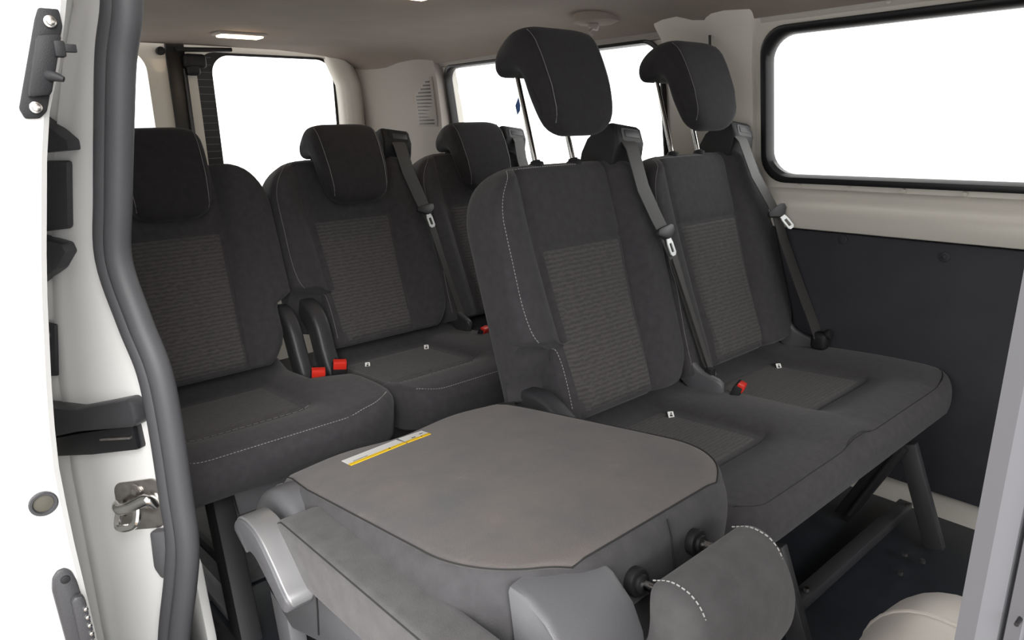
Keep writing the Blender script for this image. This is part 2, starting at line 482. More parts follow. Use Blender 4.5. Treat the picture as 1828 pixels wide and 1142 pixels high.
STEELW = simple('bright_steel', (.80, .83, .83), .3, metal=.35)

def cushion_mb(sx, y0, y1, centres, xb=0., xf=.556, z0=.400, rl=.11, rr=.11, cut=0.):
    """bench cushion from rear xb to front xf between y0 and y1, hollowed at each sitting place"""
    def top(x, y):
        z = z0
        dmin = min(abs(y-c) for c in centres)
        z -= .026*(1-smooth(.12, .19, dmin))*(1-smooth(.36, .46, x))
        z += .012*smooth(.17, .23, dmin)*smooth(.0, .2, x)
        z += .016*smooth(.05, .42, x)*(1-smooth(.5, .6, x))
        z += .028*(1-smooth(.0, .09, x))
        # grooves round the sunk panel
        for c in centres:
            d = abs(abs(y-c)-.152)
            if x < .385: z -= .003*math.exp(-(d/.006)**2)
            if abs(y-c) < .15: z -= .004*math.exp(-((x-.380)/.005)**2)
        return z
    mb = MB(); secs = []
    xs = [xb + (.30-xb)*k/10 for k in range(11)] + [.33, .355, .368, .374, .380, .386, .395, .41, .43, .46, .49]
    xs += [.49 + (xf-.49)*math.sin(PI/2*k/10) for k in range(1, 11)]
    for x in xs:
        L = y0; R = y1
        for sgn, r in ((-1, rl), (1, rr)):
            if x > xf-r:
                q = r - math.sqrt(max(0, r*r - (x-(xf-r))**2)); q *= .92
                if sgn < 0: L += q
                else: R -= q
        if cut: R -= cut*(1-smooth(.24, .31, x))
        zb = interp([(0, .28), (.30, .275), (.44, .288), (xf-.05, .303), (xf-.025, .314), (xf, .342)], x)
        e = max(0, x-(xf-.05))/.05; nose = .030*(1-math.sqrt(max(0, 1-e*e)))
        rf = .03; pts = []
        cols = [L+rf]
        for c in centres:
            cols += [c-.19, c-.17, c-.158, c-.152, c-.146, c-.13, c-.09, c-.045, c, c+.045, c+.09, c+.13, c+.146, c+.152, c+.158, c+.17, c+.19]
        cols += [R-rf]
        cols = [min(max(c, L+rf + i*.0004), R-rf - (len(cols)-1-i)*.0004) for i, c in enumerate(cols)]
        for y in cols: pts.append((y, top(x, y) - nose))
        zR = pts[-1][1]; zL = pts[0][1]
        for k in range(1, 6):
            a = PI/2*k/5; pts.append((R-rf + rf*math.sin(a), zR - rf*(1-math.cos(a))))
        pts += [(R-.003, lerp(zR-rf, zb+.01, .5)), (R-.008, zb+.012), (R-.02, zb)]
        for k in range(1, 6): pts.append((lerp(R-.02, L+.02, k/6), zb))
        pts += [(L+.02, zb), (L+.008, zb+.012), (L+.003, lerp(zL-rf, zb+.01, .5))]
        for k in range(0, 5):
            a = PI/2*k/5; pts.append((L+rf - rf*math.cos(a), zL - rf*(1-math.sin(a))))
        secs.append([(sx+x, y, z) for y, z in pts])
    mb.loft(secs); mb.top = top; return mb
def cushion_insert(mbtop, sx, c, parent, x0=.10, x1=.378):
    m = MB(); secs = []; uvs = []
    for i in range(15):
        x = lerp(x0, x1, i/14); row = []
        for j in range(13):
            y = c + lerp(-.148, .148, j/12); e = .003 if (0 < i < 14 and 0 < j < 12) else -.003
            row.append((sx+x, y, mbtop(x, y)+e)); uvs.append((y, x))
        secs.append(row)
    m.loft(secs, closed=False, caps=False, uvs=uvs)
    return m.build('insert_panel', INS, parent, recalc=False, label='lighter dash-weave panel')
def edge_path(sx, y0, y1, top, xf, rl, rr, n=50, inset=.024):
    """seam along the front top edge of a cushion"""
    P = []
    for k in range(n+1):
        y = lerp(y0+.012, y1-.012, k/n); x = xf - inset
        if y < y0+rl: x = xf-inset - (rl - math.sqrt(max(0, rl*rl-(y0+rl-y)**2)))
        if y > y1-rr: x = xf-inset - (rr - math.sqrt(max(0, rr*rr-(y-(y1-rr))**2)))
        e = max(0, x-(xf-.05))/.05
        P.append(V((sx+x, y, top(x, y) - .030*(1-math.sqrt(max(0, 1-e*e))) - .0005 - (.012 if (y < y0+.03 or y > y1-.03) else 0))))
    return P
def isofix(p, parent):
    """small white button with a dark child-seat mark"""
    n = V((.62, -.38, .68)).normalized(); a = V((0, 0, 1)).cross(n).normalized(); b = n.cross(a); P = V(p)
    q = lambda r, x0, x1, y0, y1: [P + a*x + b*y for x, y in rrect(x0, x1, y0, y1, r, 3)]
    m = MB(); m.prism(q(.003, -.0085, .0085, -.009, .009), n*-.004, n*.001, 0, 1); m.prism(q(.002, -.0072, .0072, -.0077, .0077), n*-.003, n*.0016, 0, 0)
    m.cyl(P + b*.003 + a*.001 + n*.001, P + b*.003 + a*.001 + n*.0022, .0019, 12, 1)
    m.prism([P + a*x + b*y for x, y in ((-.004, -.003), (-.001, .001), (.003, -.001), (.004, -.004), (.001, -.0045), (-.002, -.005))], n*.001, n*.0022, 0, 1)
    return m.build('isofix_tag', [PAPER, INK], parent, label='white child-seat anchor tag')
def buckle(p, d, parent, side=(0, 1, 0), s=1.):
    """belt buckle: black body with a red press button on its top"""
    d = V(d).normalized(); side = V(side); side = (side - d*side.dot(d)).normalized(); n = side.cross(d)
    M = Matrix((side, d, n)).transposed()
    m = MB(); m.box(V(p) - d*.028*s, (.036*s, .056*s, .022*s), .004, 2, M)
    b = m.build('buckle', BLK, parent)
    m = MB(); m.box(V(p) + d*.002*s + n*.0035*s, (.031*s, .010*s, .017*s), .002, 2, M); m.box(V(p) - d*.004*s + n*.009*s, (.031*s, .018*s, .008*s), .002, 2, M)
    m.build('release_button', RED, b, label='red release button')
    m = MB(); m.box(V(p) + d*.0065*s - n*.006*s, (.026*s, .003, .0045*s), .001, 1, M); m.build('buckle_slot', BLKG, b)
    return b
def back_stitch(F, parent, side=-1, L0=-.243, notch=True, mat=None, R0=.262):
    m = MB()
    pts = []
    if side < 0:
        edge = L0 + .012
        # up the lower notch, across, then up the edge and round over the top corner
        if notch: pts += [(L0+.108, .03), (L0+.106, .09), (L0+.104, .14), (L0+.098, .168), (L0+.07, .176), (L0+.040, .184), (edge+.012, .20)]
        else: pts += [(edge, .03), (edge, .12)]
        pts += [(edge+.004, .23), (edge, .28), (edge, .36)]
        rc = .135
        for k in range(0, 10):
            a = math.radians(75)*k/9
            s = BH - rc + rc*math.sin(a); q = rc*(1-math.cos(a))*.9
            pts.append((edge + q, min(s, BH-.012)))
        pts += [(-.06, BH-.010), (.05, BH-.010)]
    path = []
    for v, s in pts: path.append((v, s, 0))
    P = catmull(path, 6)
    Q = []
    for p in P:
        v, s = p.x, p.y
        u_edge = 0
        # drop over the rounded corner
        lim = L0 if (s > .19 or not notch) else L0+.098
        if s > BH-.135:
            q = .135 - math.sqrt(max(0, .135**2-(s-(BH-.135))**2)); lim = L0 + q*.9
        d = v - lim; rf = .028
        if d < rf: u_edge = -(rf - math.sqrt(max(0, rf*rf-(rf-max(0, d))**2)))
        ee = max(0, .04-(BH-s))/.04
        u = back_front(max(v, lim+rf), s, vb(s), vb(s, False)) - .04*(1-math.sqrt(max(0, 1-ee*ee))) + u_edge
        Q.append(F(v, s, u+.0006))
    if mat is THREAD: dashes(m, Q, .0045, .0028, .0007)
    else: m.tube(Q, .0008, 5)
    return m.build('stitching', mat or THREAD, parent)
def recliner_cover(pts, w, parent, mat=None, name='recliner_cover'):
    """curved plastic side arm: tapered blade along a path in the x-z plane"""
    m = MB(); P = catmull(pts, 6); secs = []
    for i, p in enumerate(P):
        t = (P[min(i+1, len(P)-1)]-P[max(i-1, 0)]).normalized(); n = V((0, 1, 0)).cross(t).normalized()
        k = i/(len(P)-1); h = .034*(1 - .1*k); e = min(1, math.sqrt(max(.02, 1-(1-min(k, 1-k)*8)**2)) if min(k, 1-k) < .125 else 1)
        loop = []
        for a, b in rrect(-w/2, w/2, -h, h, min(w*.35, .012), 3): loop.append(p + V((0, a*e, 0)) + n*(b*e))
        secs.append(loop)
    m.loft(secs); return m.build(name, mat or DGRY, parent, angle=50)

# ----- row positions (metres; x forward, y to the far side, z up from the floor)
R2, R3 = -1.077, -1.934
S22, S23 = 1.165, 1.665
S31, S32, S33 = .535, 1.0605, 1.5605

def belt_on(F, parent, pts, widths, tpt=None, guide=True, name='seat_belt'):
    m = MB(); ribbon(m, pts, widths, [(0, 1, 0)]*len(pts))
    return m.build(name, WEB, parent)

def double_seat(sx, ya, yb, name, label, group, y0, y1, raise_, row):
    root = thing(name, (sx+.1, (ya+yb)/2, 0), label, 'seat', group)
    for i, sy in enumerate((ya, yb)):
        F = frame_up(sx, sy)
        b = backrest_mb(F, notchL=(i == 0), R0=.268 if i == 0 else (.30 if row == 2 else .262)).build('backrest', FAB, root, angle=50)
        back_insert(F, b)
        back_stitch(F, b, notch=(i == 0), mat=THREAD if i == 0 and row == 2 else THREADM)
        headrest(F, root, raise_)
        belt_guide(F, root)
    cb = cushion_mb(sx, y0, y1, (ya, yb))
    c = cb.build('seat_cushion', FAB, root, angle=50)
    for sy in (ya, yb): cushion_insert(cb.top, sx, sy, c)
    ep = edge_path(sx, y0, y1, cb.top, .556, .11, .11, 70)
    m = MB()
    if row == 3:
        for sy in (ya, yb):
            dashes(MB(), [V((sx+.380, y, cb.top(.380, y)+.0032)) for y in [sy + lerp(-.15, .15, k/20) for k in range(21)]], .012, .004, .0011).build('stitching', THREADM, c)
    if row == 3: dashes(m, ep, .0045, .0028, .0008)
    else: m.tube(ep, .0012, 5)
    m.build('stitching', THREAD if row == 3 else THREADD, c)
    return root, c, cb.top

# ---------------- third-row single seat
r31 = thing('single_seat', (R3+.1, S31, 0), 'charcoal single rear seat behind the door frame, at the far left of the rear row', 'seat')
F31 = frame_up(R3, S31)
b = backrest_mb(F31, notchL=False, R0=.280, L0=-.25, stepR=.048).build('backrest', FAB, r31, angle=50)
back_insert(F31, b); headrest(F31, r31, 0)
cb31 = cushion_mb(R3, S31-.25, S31+.335, (S31,), rl=.11, rr=.12, cut=.095)
c31 = cb31.build('seat_cushion', FAB, r31, angle=50); cushion_insert(cb31.top, R3, S31, c31)
dashes(MB(), edge_path(R3, S31-.25, S31+.335, cb31.top, .556, .11, .12, 50), .0045, .0028, .0008).build('stitching', THREAD, c31)
dashes(MB(), [V((R3+.384, y, cb31.top(.384, y)+.0036)) for y in [S31 + lerp(-.15, .15, k/20) for k in range(21)]], .012, .004, .0011).build('stitching', THREADM, c31)
recliner_cover([(R3-.01, .794, .525), (R3+.02, .794, .54), (R3+.065, .794, .51), (R3+.10, .794, .43), (R3+.135, .794, .37), (R3+.20, .794, .34)], .040, r31)
buckle((R3+.232, .787, .428), (.25, .0, 1), r31, (.45, 1, -.1), 1.15)
m = MB(); m.bar((R3+.36, S31-.2, .262), (R3+.36, S31+.33, .262), .06, .05, .006); m.build('front_rail', DGRY, r31)
m = MB(); m.prism([(R3+.446, .455, .300), (R3+.446, .86, .300), (R3+.452, .86, .222), (R3+.452, .462, .222)], (-.008, 0, 0), (.006, 0, 0), .003); m.build('valance', GRYP, r31)
m = MB(); m.bar((R3+.435, .428, .285), (R3+.60, .40, .006), .075, .045, .006, up=(0, 1, 0)); m.build('leg', BLK, r31)
m = MB(); m.bar((R3+.36, .80, .25), (R3+.24, .80, .01), .04, .06, .004, up=(0, 1, 0)); m.build('leg', BLK, r31)
for yy in (.37, .80):
    m = MB(); m.bar((R3+.02, yy, .26), (R3+.02, yy, .01), .04, .05, .004, up=(0, 1, 0)); m.build('leg', BLK, r31)
m = MB(); m.bar((R3+.02, .80, .03), (R3+.40, .80, .03), .05, .03, .004); m.build('floor_rail', BLK, r31)
m = MB(); m.tube([(R3+.05, .42, .07), (R3+.25, .43, .085), (R3+.50, .43, .11)], .016, 10); m.build('cross_tube', BLK, r31)
m = MB(); m.bar((R3+.18, .40, .012), (R3+.52, .41, .018), .035, .02, .004); m.cyl((R3+.27, .405, .02), (R3+.27, .405, .04), .011, 12, bev=.003); m.build('floor_bracket', GRYP, r31)
m = MB(); m.bar((R3+.42, .35, .010), (R3+.62, .36, .010), .05, .018, .004); m.tube([(R3+.40, .36, .03), (R3+.46, .35, .045), (R3+.54, .36, .03)], .007, 8); m.build('floor_latch', BLK, r31)
# ---------------- third-row double seat
r32, c32, top32 = double_seat(R3, S32, S33, 'double_seat', 'charcoal double seat in the rear row with lowered headrests', 'rear passenger seats', .880, S33+.275, 0, 3)
isofix((R3+.168, S32-.09, top32(.168, S32-.09)+.006), c32)
isofix((R3+.150, S32+.131, top32(.150, S32+.131)+.006), c32)
recliner_cover([(R3-.0, .868, .53), (R3+.03, .868, .545), (R3+.08, .868, .515), (R3+.115, .868, .43), (R3+.15, .868, .37), (R3+.19, .872, .34)], .048, r32)
buckle((R3+.232, .851, .436), (.25, .0, 1), r32, (.45, 1, -.1), 1.15)
recliner_cover([(R3+.03, S32+.285, .52), (R3+.06, S32+.288, .47), (R3+.10, S32+.292, .435), (R3+.17, S32+.295, .41)], .02, r32)
buckle((R3+.225, S32+.306, .425), (.3, .1, 1), r32, (-.3, 1, 0))
F = frame_up(R3, S32)
bp = [F(.198, .596, .034), F(.199, .580, .040), F(.210, .50, .036), F(.230, .42, .036), F(.241, .375, .037), F(.253, .32, .036), F(.270, .20, .032), F(.285, .10, .028), F(.297, .03, .026), F(.300, .0, .026)]
sb = belt_on(F, r32, bp, [.046, .046, .046, .046, .042, .026, .02, .02, .022, .03])
tongue(F(.243, .373, .043), F(.253, .30, 0)-F(.241, .375, 0), (0, 1, 0), sb)
F = frame_up(R3, S33)
bp = [F(.206, .596, .034), F(.206, .580, .040), F(.206, .52, .034), F(.215, .40, .036), F(.25, .16, .032), F(.27, .0, .02)]
belt_on(F, r32, bp, [.046]*6)
for yy in (.93, 1.75):
    m = MB(); m.bar((R3+.36, yy, .25), (R3+.25, yy, .01), .04, .06, .004, up=(0, 1, 0)); m.build('leg', BLK, r32)
    m = MB(); m.bar((R3+.02, yy, .26), (R3+.02, yy, .01), .04, .05, .004, up=(0, 1, 0)); m.build('leg', BLK, r32)
m = MB(); m.bar((R3+.36, .90, .262), (R3+.36, 1.80, .262), .06, .05, .006); m.build('front_rail', DGRY, r32)

# ---------------- second-row double seat (raised headrests)
r22, c22, top22 = double_seat(R2, S22, S23, 'double_seat', 'charcoal double seat in the middle row with both headrests pulled up on chrome posts', 'rear passenger seats', S22-.215, S23+.315, .196, 2)
r22.name = 'double_seat.001'
for yy, xx in ((S22+.131, .150), (S23+.128, .150)): isofix((R2+xx, yy, top22(xx, yy)+.006), c22)
F = frame_up(R2, S22)
recliner_cover([(R2-.03, S22-.185, .455), (R2+.04, S22-.185, .465), (R2+.10, S22-.185, .44), (R2+.17, S22-.185, .40)], .05, r22)
recliner_cover([(R2+.055, S22+.278, .50), (R2+.075, S22+.280, .46), (R2+.115, S22+.284, .425), (R2+.19, S22+.288, .405)], .02, r22, GRYP)
buckle((R2+.222, S22+.308, .432), (.35, .15, 1), r22, (-.3, 1, 0))
bp = [F(.190, .596, .034), F(.192, .580, .041), F(.207, .48, .036), F(.232, .41, .036), F(.250, .365, .037), F(.270, .28, .036), F(.288, .16, .034), F(.303, .04, .036), F(.306, -.01, .05)]
sb = belt_on(F, r22, bp, [.046, .046, .046, .045, .042, .030, .026, .026, .03])
m = MB(); ribbon(m, [F(.262, .30, .042), F(.281, .17, .044), F(.298, .05, .046), F(.302, -.0, .05)], [.018, .014, .014, .016], [(0, 1, .2)]*4); m.build('folded_webbing', WEB, sb)
tongue(F(.250, .367, .044), F(.266, .28, 0)-F(.250, .367, 0), (0, 1, 0), sb)
m = MB(); m.box(F(.294, -.0, .05), (.02, .02, .03), .003); m.build('belt_anchor', BLK, sb)
F = frame_up(R2, S23)
recliner_cover([(R2+.055, S23+.262, .50), (R2+.075, S23+.266, .46), (R2+.115, S23+.272, .425), (R2+.19, S23+.276, .405)], .02, r22, GRYP)
bp = [F(.172, .596, .034), F(.174, .580, .043), F(.192, .48, .048), F(.222, .40, .058), F(.234, .365, .062), F(.243, .28, .064), F(.255, .15, .076), F(.262, .03, .092), F(.263, -.01, .096)]
sb = belt_on(F, r22, bp, [.046, .046, .046, .045, .044, .046, .05, .05, .05])
tongue(F(.236, .366, .070), V((.62, .22, -.75)), (.35, 1, .35), sb)
m = MB(); m.box(F(.262, -.02, .10), (.045, .04, .05), .012, 3); m.cyl(F(.262, -.005, .12), F(.262, -.005, .134), .014, 16, bev=.003); m.build('belt_anchor', BLK, sb)
# under-frame of the middle row
m = MB(); m.bar((R2+.44, S22-.18, .268), (R2+.44, S23+.26, .268), .05, .045, .006); m.build('front_rail', DGRY, r22)
m = MB(); m.prism([(R2+.40, S22-.19, .275), (R2+.40, S23+.29, .275), (R2+.385, S23+.29, .235), (R2+.385, S22-.19, .235)], (-.01, 0, 0), (.01, 0, 0), .003); m.build('valance', DGRY, r22)
FX = R2+.47
for yy in (1.155, 1.80):
    m = MB(); m.bar((R2+.50, yy, .265), (R2+.595, yy, .012), .045, .022, .004, up=(0, 1, 0)); m.build('leg', DGRY, r22)
    m = MB(); m.bar((R2+.49, yy-.015, .265), (R2+.37, yy-.015, .012), .045, .02, .004, up=(0, 1, 0)); m.tube([(R2+.493, yy-.03, .26), (R2+.39, yy-.03, .03)], .006, 8); m.build('leg', BLK, r22)
m = MB(); m.bar((R2+.475, 1.02, .030), (R2+.475, 1.93, .030), .035, .03, .004); m.build('floor_rail', DGRY, r22)
for q in ((R2+.48, 1.36, .048), (R2+.56, 1.70, .02), (R2+.60, 1.70, .02), (R2+.58, 1.62, .016), (R2+.49, 1.90, .045)):
    m = MB(); m.cyl(q, V(q)+V((0, 0, .008)), .0065, 6); m.build('bolt', STEEL, r22)

# ---------------- second-row single seat, backrest folded flat
fs = thing('folding_seat', (-.95, .665, 0), 'charcoal single seat folded flat in the doorway, its stained back facing up', 'seat')
FF = frame_fold()
def folded_back():
    mb = MB(); secs = []
    rc = .16; H = .598
    ss = [-.012, -.010, -.004, .008, .02, .05, .09, .13, .17, .21, .25, .29, .33, .37, .40] + [H-rc+rc*math.sin(PI/2*k/14) for k in range(1, 15)]
    for s in ss:
        L = -.242; R = .242
        if s > H-rc:
            q = rc-math.sqrt(max(0, rc*rc-(s-(H-rc))**2)); L += q*.85; R -= q*.85
        if s < .1: L += .012*(1-s/.1); R -= .006*(1-s/.1)
        ee = max(0, .028-(H-s))/.028; roll = .028*(1-math.sqrt(max(0, 1-ee*ee)))
        e2 = max(0, .012-s)/.024; roll += .022*(1-math.sqrt(max(0, 1-min(1, e2)**2)))
        T = .108 - .008*(s < .05)
        def w(v):   # height of the upturned shell: soft crown, sagging cloth toward the hinge
            return .010*(1-(v/.23)**2)*smooth(0, .15, s)*(1-smooth(.42, .58, s)) - .010*math.exp(-((s+.01)/.03)**2)*(1+math.cos(v*26))*.5 - roll
        rf = .022; pts = []
        cols = [lerp(L+rf, R-rf, k/20) for k in range(21)]
        for v in cols: pts.append((v, w(v)))
        for k in range(1, 6):
            a = PI/2*k/5; pts.append((R-rf+rf*math.sin(a), w(R-rf)-rf*(1-math.cos(a))))
        bot = -T + roll
        bul = .008
        for k in range(1, 5): pts.append((R + bul*math.sin(PI*k/5), lerp(w(R-rf)-rf, bot+.02, k/5)))
        pts += [(R, bot+.02), (R-.006, bot+.006), (R-.02, bot)]
        for k in range(1, 6): pts.append((lerp(R-.02, L+.02, k/6), bot))
        pts += [(L+.02, bot), (L+.006, bot+.006), (L, bot+.02)]
        for k in range(4, 0, -1): pts.append((L - bul*math.sin(PI*k/5), lerp(w(L+rf)-rf, bot+.02, k/5)))
        for k in range(0, 5):
            a = PI/2*k/5; pts.append((L+rf-rf*math.cos(a), w(L+rf)-rf*(1-math.sin(a))))
        secs.append([FOLD_B + FOLD_S*s + FOLD_U*z + V((0, v, 0)) for v, z in pts])
    mb.loft(secs)
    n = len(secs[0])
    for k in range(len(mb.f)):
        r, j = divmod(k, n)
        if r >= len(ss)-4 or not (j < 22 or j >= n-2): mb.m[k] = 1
    return mb
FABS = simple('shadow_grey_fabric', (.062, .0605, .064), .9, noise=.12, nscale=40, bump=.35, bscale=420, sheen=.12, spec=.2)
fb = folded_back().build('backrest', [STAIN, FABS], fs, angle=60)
def ftop(v, s, z=0): return FOLD_B + FOLD_S*s + FOLD_U*z + V((0, v, 0))
# seam piping round the shell
path = []; H = .598; rc = .16
def fold_edge(s, side):
    L = .242
    if s > H-rc:
        q = rc-math.sqrt(max(0, rc*rc-(s-(H-rc))**2)); L -= q*.85
    if s < .1: L -= (.012 if side < 0 else .006)*(1-s/.1)
    return L
def fold_z(s, a, lim):
    ee = max(0, .028-(H-s))/.028; roll = .028*(1-math.sqrt(max(0, 1-ee*ee))); rf = .022
    v = min(a, lim-rf)
    z = .010*(1-(v/.23)**2)*smooth(0, .15, s)*(1-smooth(.42, .58, s)) - .010*math.exp(-((s+.01)/.03)**2)*(1+math.cos(v*26))*.5 - roll
    d = lim-a
    if d < rf: z -= rf - math.sqrt(max(0, rf*rf-(rf-d)**2))
    return z
sl = [lerp(.0, H-rc, k/12) for k in range(12)] + [H-rc+(rc-.009)*math.sin(PI/2*k/28) for k in range(29)]
for side in (-1, 1):
    run = []
    for q in sl:
        lim = fold_edge(q, side); a = lim - .010
        run.append(ftop(side*a, q, fold_z(q, a, lim) + .0008))
    path += run if side < 0 else [ftop(v, sl[-1], fold_z(sl[-1], abs(v), fold_edge(sl[-1], 1))) for v in [lerp(-.138, .138, k/16) for k in range(1, 16)]] + run[::-1]
MB().tube(path, .0012, 6).build('piping', THREADD, fb)
MB().tube([ftop(.02, H-.0005, -.014), ftop(.021, H+.0035, -.035), ftop(.022, H+.0015, -.085)], .0013, 5).build('seam', THREADD, fb)
# fabric flap at the near hinge corner
m = MB(); m.prism([ftop(-.233, .004, -.016), ftop(-.233, .002, -.045), ftop(-.238, .050, -.055), ftop(-.240, .066, -.024), ftop(-.238, .04, -.014)], (0, -.008, 0), (0, .004, 0), .002); m.build('cover_flap', FABL, fb)
# warning stickers on the upturned back
def sticker(q, parent, marks):
    m = MB(); up = FOLD_U
    a, b, c, d = [V(p) for p in q]            # a,b along the plain edge; c,d the yellow edge
    bl = lambda s, t: (a+(b-a)*s)*(1-t) + (d+(c-d)*s)*t
    def quad(s0, s1, t0, t1, z0, z1, mi): m.prism([bl(s0, t0), bl(s1, t0), bl(s1, t1), bl(s0, t1)], up*z0, up*z1, 0, mi)
    quad(0, 1, 0, .74, 0, .0012, 0); quad(0, 1, .74, 1, 0, .0012, 1)
    for s0, s1, t0, t1, mi in marks: quad(s0, s1, t0, t1, .0012, .0014, mi)
    return m.build('warning_sticker', [PAPER, YEL, INK], parent, label='white and yellow warning sticker')

def fold_sticker(vs, marks): return sticker([ftop(v, s, -.004 + .010*(1-(v/.23)**2)*smooth(0, .15, s) + .0045) for v, s in vs], fb, marks)
fold_sticker([(-.143, .053), (-.031, .044), (-.036, .088), (-.147, .094)], [(.70, .73, .78, .90, 2), (.10, .35, .62, .66, 2)])
fold_sticker([(-.024, .042), (.025, .043), (.017, .086), (-.034, .089)], [(.32, .48, .58, .68, 2), (.72, .86, .40, .50, 2), (.62, .67, .80, .92, 2)])
# headrest, belt hood, armrest, lever
def FFh(v, s, u): return FF(v, s, u) + FOLD_S*.036 + FOLD_U*.033 + V((0, .006, 0))
hr = headrest(FFh, fs, .034, mat=FABL, seams=False)
hr.name = 'headrest'
for sg in (-1, 1):
    P = [FFh(sg*.088*(.9 if u < .0 else .97), s+.0375 - .0062*min(1, (s-.41)/.245)**2, u - (.0012 if u < -.03 else 0)) for s, u in ((.575, -.0545), (.60, -.0612), (.618, -.0588), (.630, -.053), (.641, -.040), (.646, -.02), (.645, .0), (.640, .03), (.630, .058), (.60, .082))]
    dashes(MB(), catmull(P, 6), .0042, .0024, .0009).build('stitching', THREAD, hr)
def FFg(v, s, u): return FF(v, s, u) + FOLD_S*.012 + FOLD_U*.012
belt_guide(FFg, fs, -.212, -.092).data.materials.clear()
for o in fs.children:
    if o.name.startswith('belt_guide'): o.data.materials.append(GRYP)
def armrest():
    m = MB(); secs = []
    A = V((-.925, .366, .476)); B = V((-.44, .366, .500)); d = (B-A).normalized(); n = V((-d.z, 0, d.x)); L = (B-A).length
    for k in range(0, 33):
        t = k/32; s = L*t
        e = min(s, L-s)/.035; r = 1 if e >= 1 else math.sqrt(max(.0, 1-(1-e)**2)); r = max(r, .08)
        h = lerp(.040, .036, t); hh = h*r
        loop = [A + d*s + V((0, a*(.80+.20*r), 0)) + n*b for a, b in rrect(-.034, .034, -h*1.1*r, hh, .012*r, 5)]
        secs.append(loop)
    m.loft(secs)
    a = m.build('armrest', FABL, fs, angle=50)
    m = MB(); P = []
    for k in range(0, 27):
        s = lerp(.012, L-.03, k/26); e = min(s, L-s)/.035; r = 1 if e >= 1 else math.sqrt(1-(1-e)**2)
        P.append(A + d*s + V((0, -.034+.0035, 0)) + n*(lerp(.040, .036, s/L)*r - .0035))
    m.tube(P, .0011, 5); m.build('seam', THREADD, a)
armrest()
# recliner housing at the hinge
m = MB(); secs = []
for y, k in ((.362, .80), (.364, .90), (.372, .98), (.384, 1), (.42, 1), (.448, 1), (.452, .95)):
    loop = []
    for x, z in catmull([(-1.105, .405, 0), (-1.10, .450, 0), (-1.06, .505, 0), (-1.0, .535, 0), (-.945, .525, 0), (-.905, .48, 0), (-.90, .43, 0), (-.93, .36, 0), (-1.0, .33, 0), (-1.07, .35, 0), (-1.105, .405, 0)], 4)[:-1] and [(p.x, p.y) for p in catmull([(-1.105, .405, 0), (-1.10, .450, 0), (-1.06, .505, 0), (-1.0, .535, 0), (-.945, .525, 0), (-.905, .48, 0), (-.90, .43, 0), (-.93, .36, 0), (-1.0, .33, 0), (-1.07, .35, 0), (-1.105, .405, 0)], 4)[:-1]]:
        loop.append((-1.0 + (x+1.0)*k*.97, y, .409 + (z-.43)*k*.97))
    secs.append(loop)
m.loft(secs); m.build('hinge_housing', GRYP, fs, angle=50)
# recline lever with a silver face
P = [(-.978, .322, .456), (-.960, .322, .480), (-.918, .322, .484), (-.878, .322, .463), (-.846, .322, .441), (-.82, .322, .427)]
Q = catmull(P, 6)
def lever_secs(i0, i1, ya, yb, lo, hi, r):
    secs = []
    for j in range(i0, i1):
        p = Q[j]; t = (Q[min(j+1, len(Q)-1)]-Q[max(j-1, 0)]).normalized(); n = V((0, 1, 0)).cross(t)
        if n.z < 0: n = -n
        k = j/(len(Q)-1); e = math.sqrt(max(.04, 1-(1-min(k, 1-k)*9)**2)) if min(k, 1-k) < .111 else 1
        h = lerp(.026, .014, k)*e
        secs.append([p + V((0, a, 0)) + n*b for a, b in rrect(ya*(.6+.4*e), yb*(.6+.4*e), lo(h), hi(h), r, 4)])
    return secs
m = MB(); m.loft(lever_secs(0, len(Q), -.022, .020, lambda h: -h, lambda h: h, .0022)); lv = m.build('recline_lever', GRYP, fs, angle=50)
m = MB(); m.loft(lever_secs(3, len(Q), -.0185, .021, lambda h: h*.5, lambda h: h+.003, .0024)); m.build('lever_face', SILV, lv, angle=50, label='silver lever face')
# side shields, cushion, base
m = MB(); m.prism([(-1.09, .375, .40), (-.90, .375, .43), (-.46, .375, .45), (-.42, .375, .40), (-.45, .375, .345), (-.80, .375, .335), (-.98, .375, .27), (-1.06, .375, .30)], (0, -.012, 0), (0, .02, 0), .006); sh = m.build('side_shield', GRYP, fs)
m = MB(); m.tube([(-.862, .3622, .425), (-.866, .3622, .37), (-.872, .3622, .325)], .0016, 5); m.build('panel_gap', BLACK, sh)
m = MB(); m.prism([(-.80, .37, .345), (-.45, .37, .35), (-.44, .37, .27), (-.74, .37, .25)], (0, -.008, 0), (0, .02, 0), .005); m.build('lower_shield', GRYP, fs)
m = MB()
secs = []
for x, zt, zb, q in ((-1.03, .375, .30, .01), (-1.02, .395, .28, 0), (-.90, .400, .27, 0), (-.65, .415, .27, 0), (-.52, .425, .29, .01), (-.47, .420, .33, .03), (-.445, .395, .36, .06)):
    secs.append([(x, .645+a, b) for a, b in rrect(-.235+q, .235-q, zb, zt, .025, 4)])
m.loft(secs); m.build('seat_cushion', FAB, fs, angle=50)
for yy in (.43, .86):
    m = MB(); m.bar((-.60, yy, .27), (-.54, yy, .012), .05, .024, .004, up=(0, 1, 0)); m.build('leg', DGRY, fs)
m = MB(); m.prism([(-1.08, .375, .41), (-1.015, .375, .42), (-.965, .375, .02), (-1.015, .375, .02)], (0, -.012, 0), (0, .018, 0), .006); m.build('leg', GRYP, fs)
m = MB(); m.prism([(-1.12, .40, .35), (-1.06, .40, .35), (-1.05, .40, .01), (-1.13, .40, .01)], (0, -.01, 0), (0, .05, 0), .006); m.build('leg', BLK, fs)
m = MB(); m.bar((-1.0, .86, .28), (-1.05, .86, .012), .05, .024, .004, up=(0, 1, 0)); m.build('leg', BLK, fs)
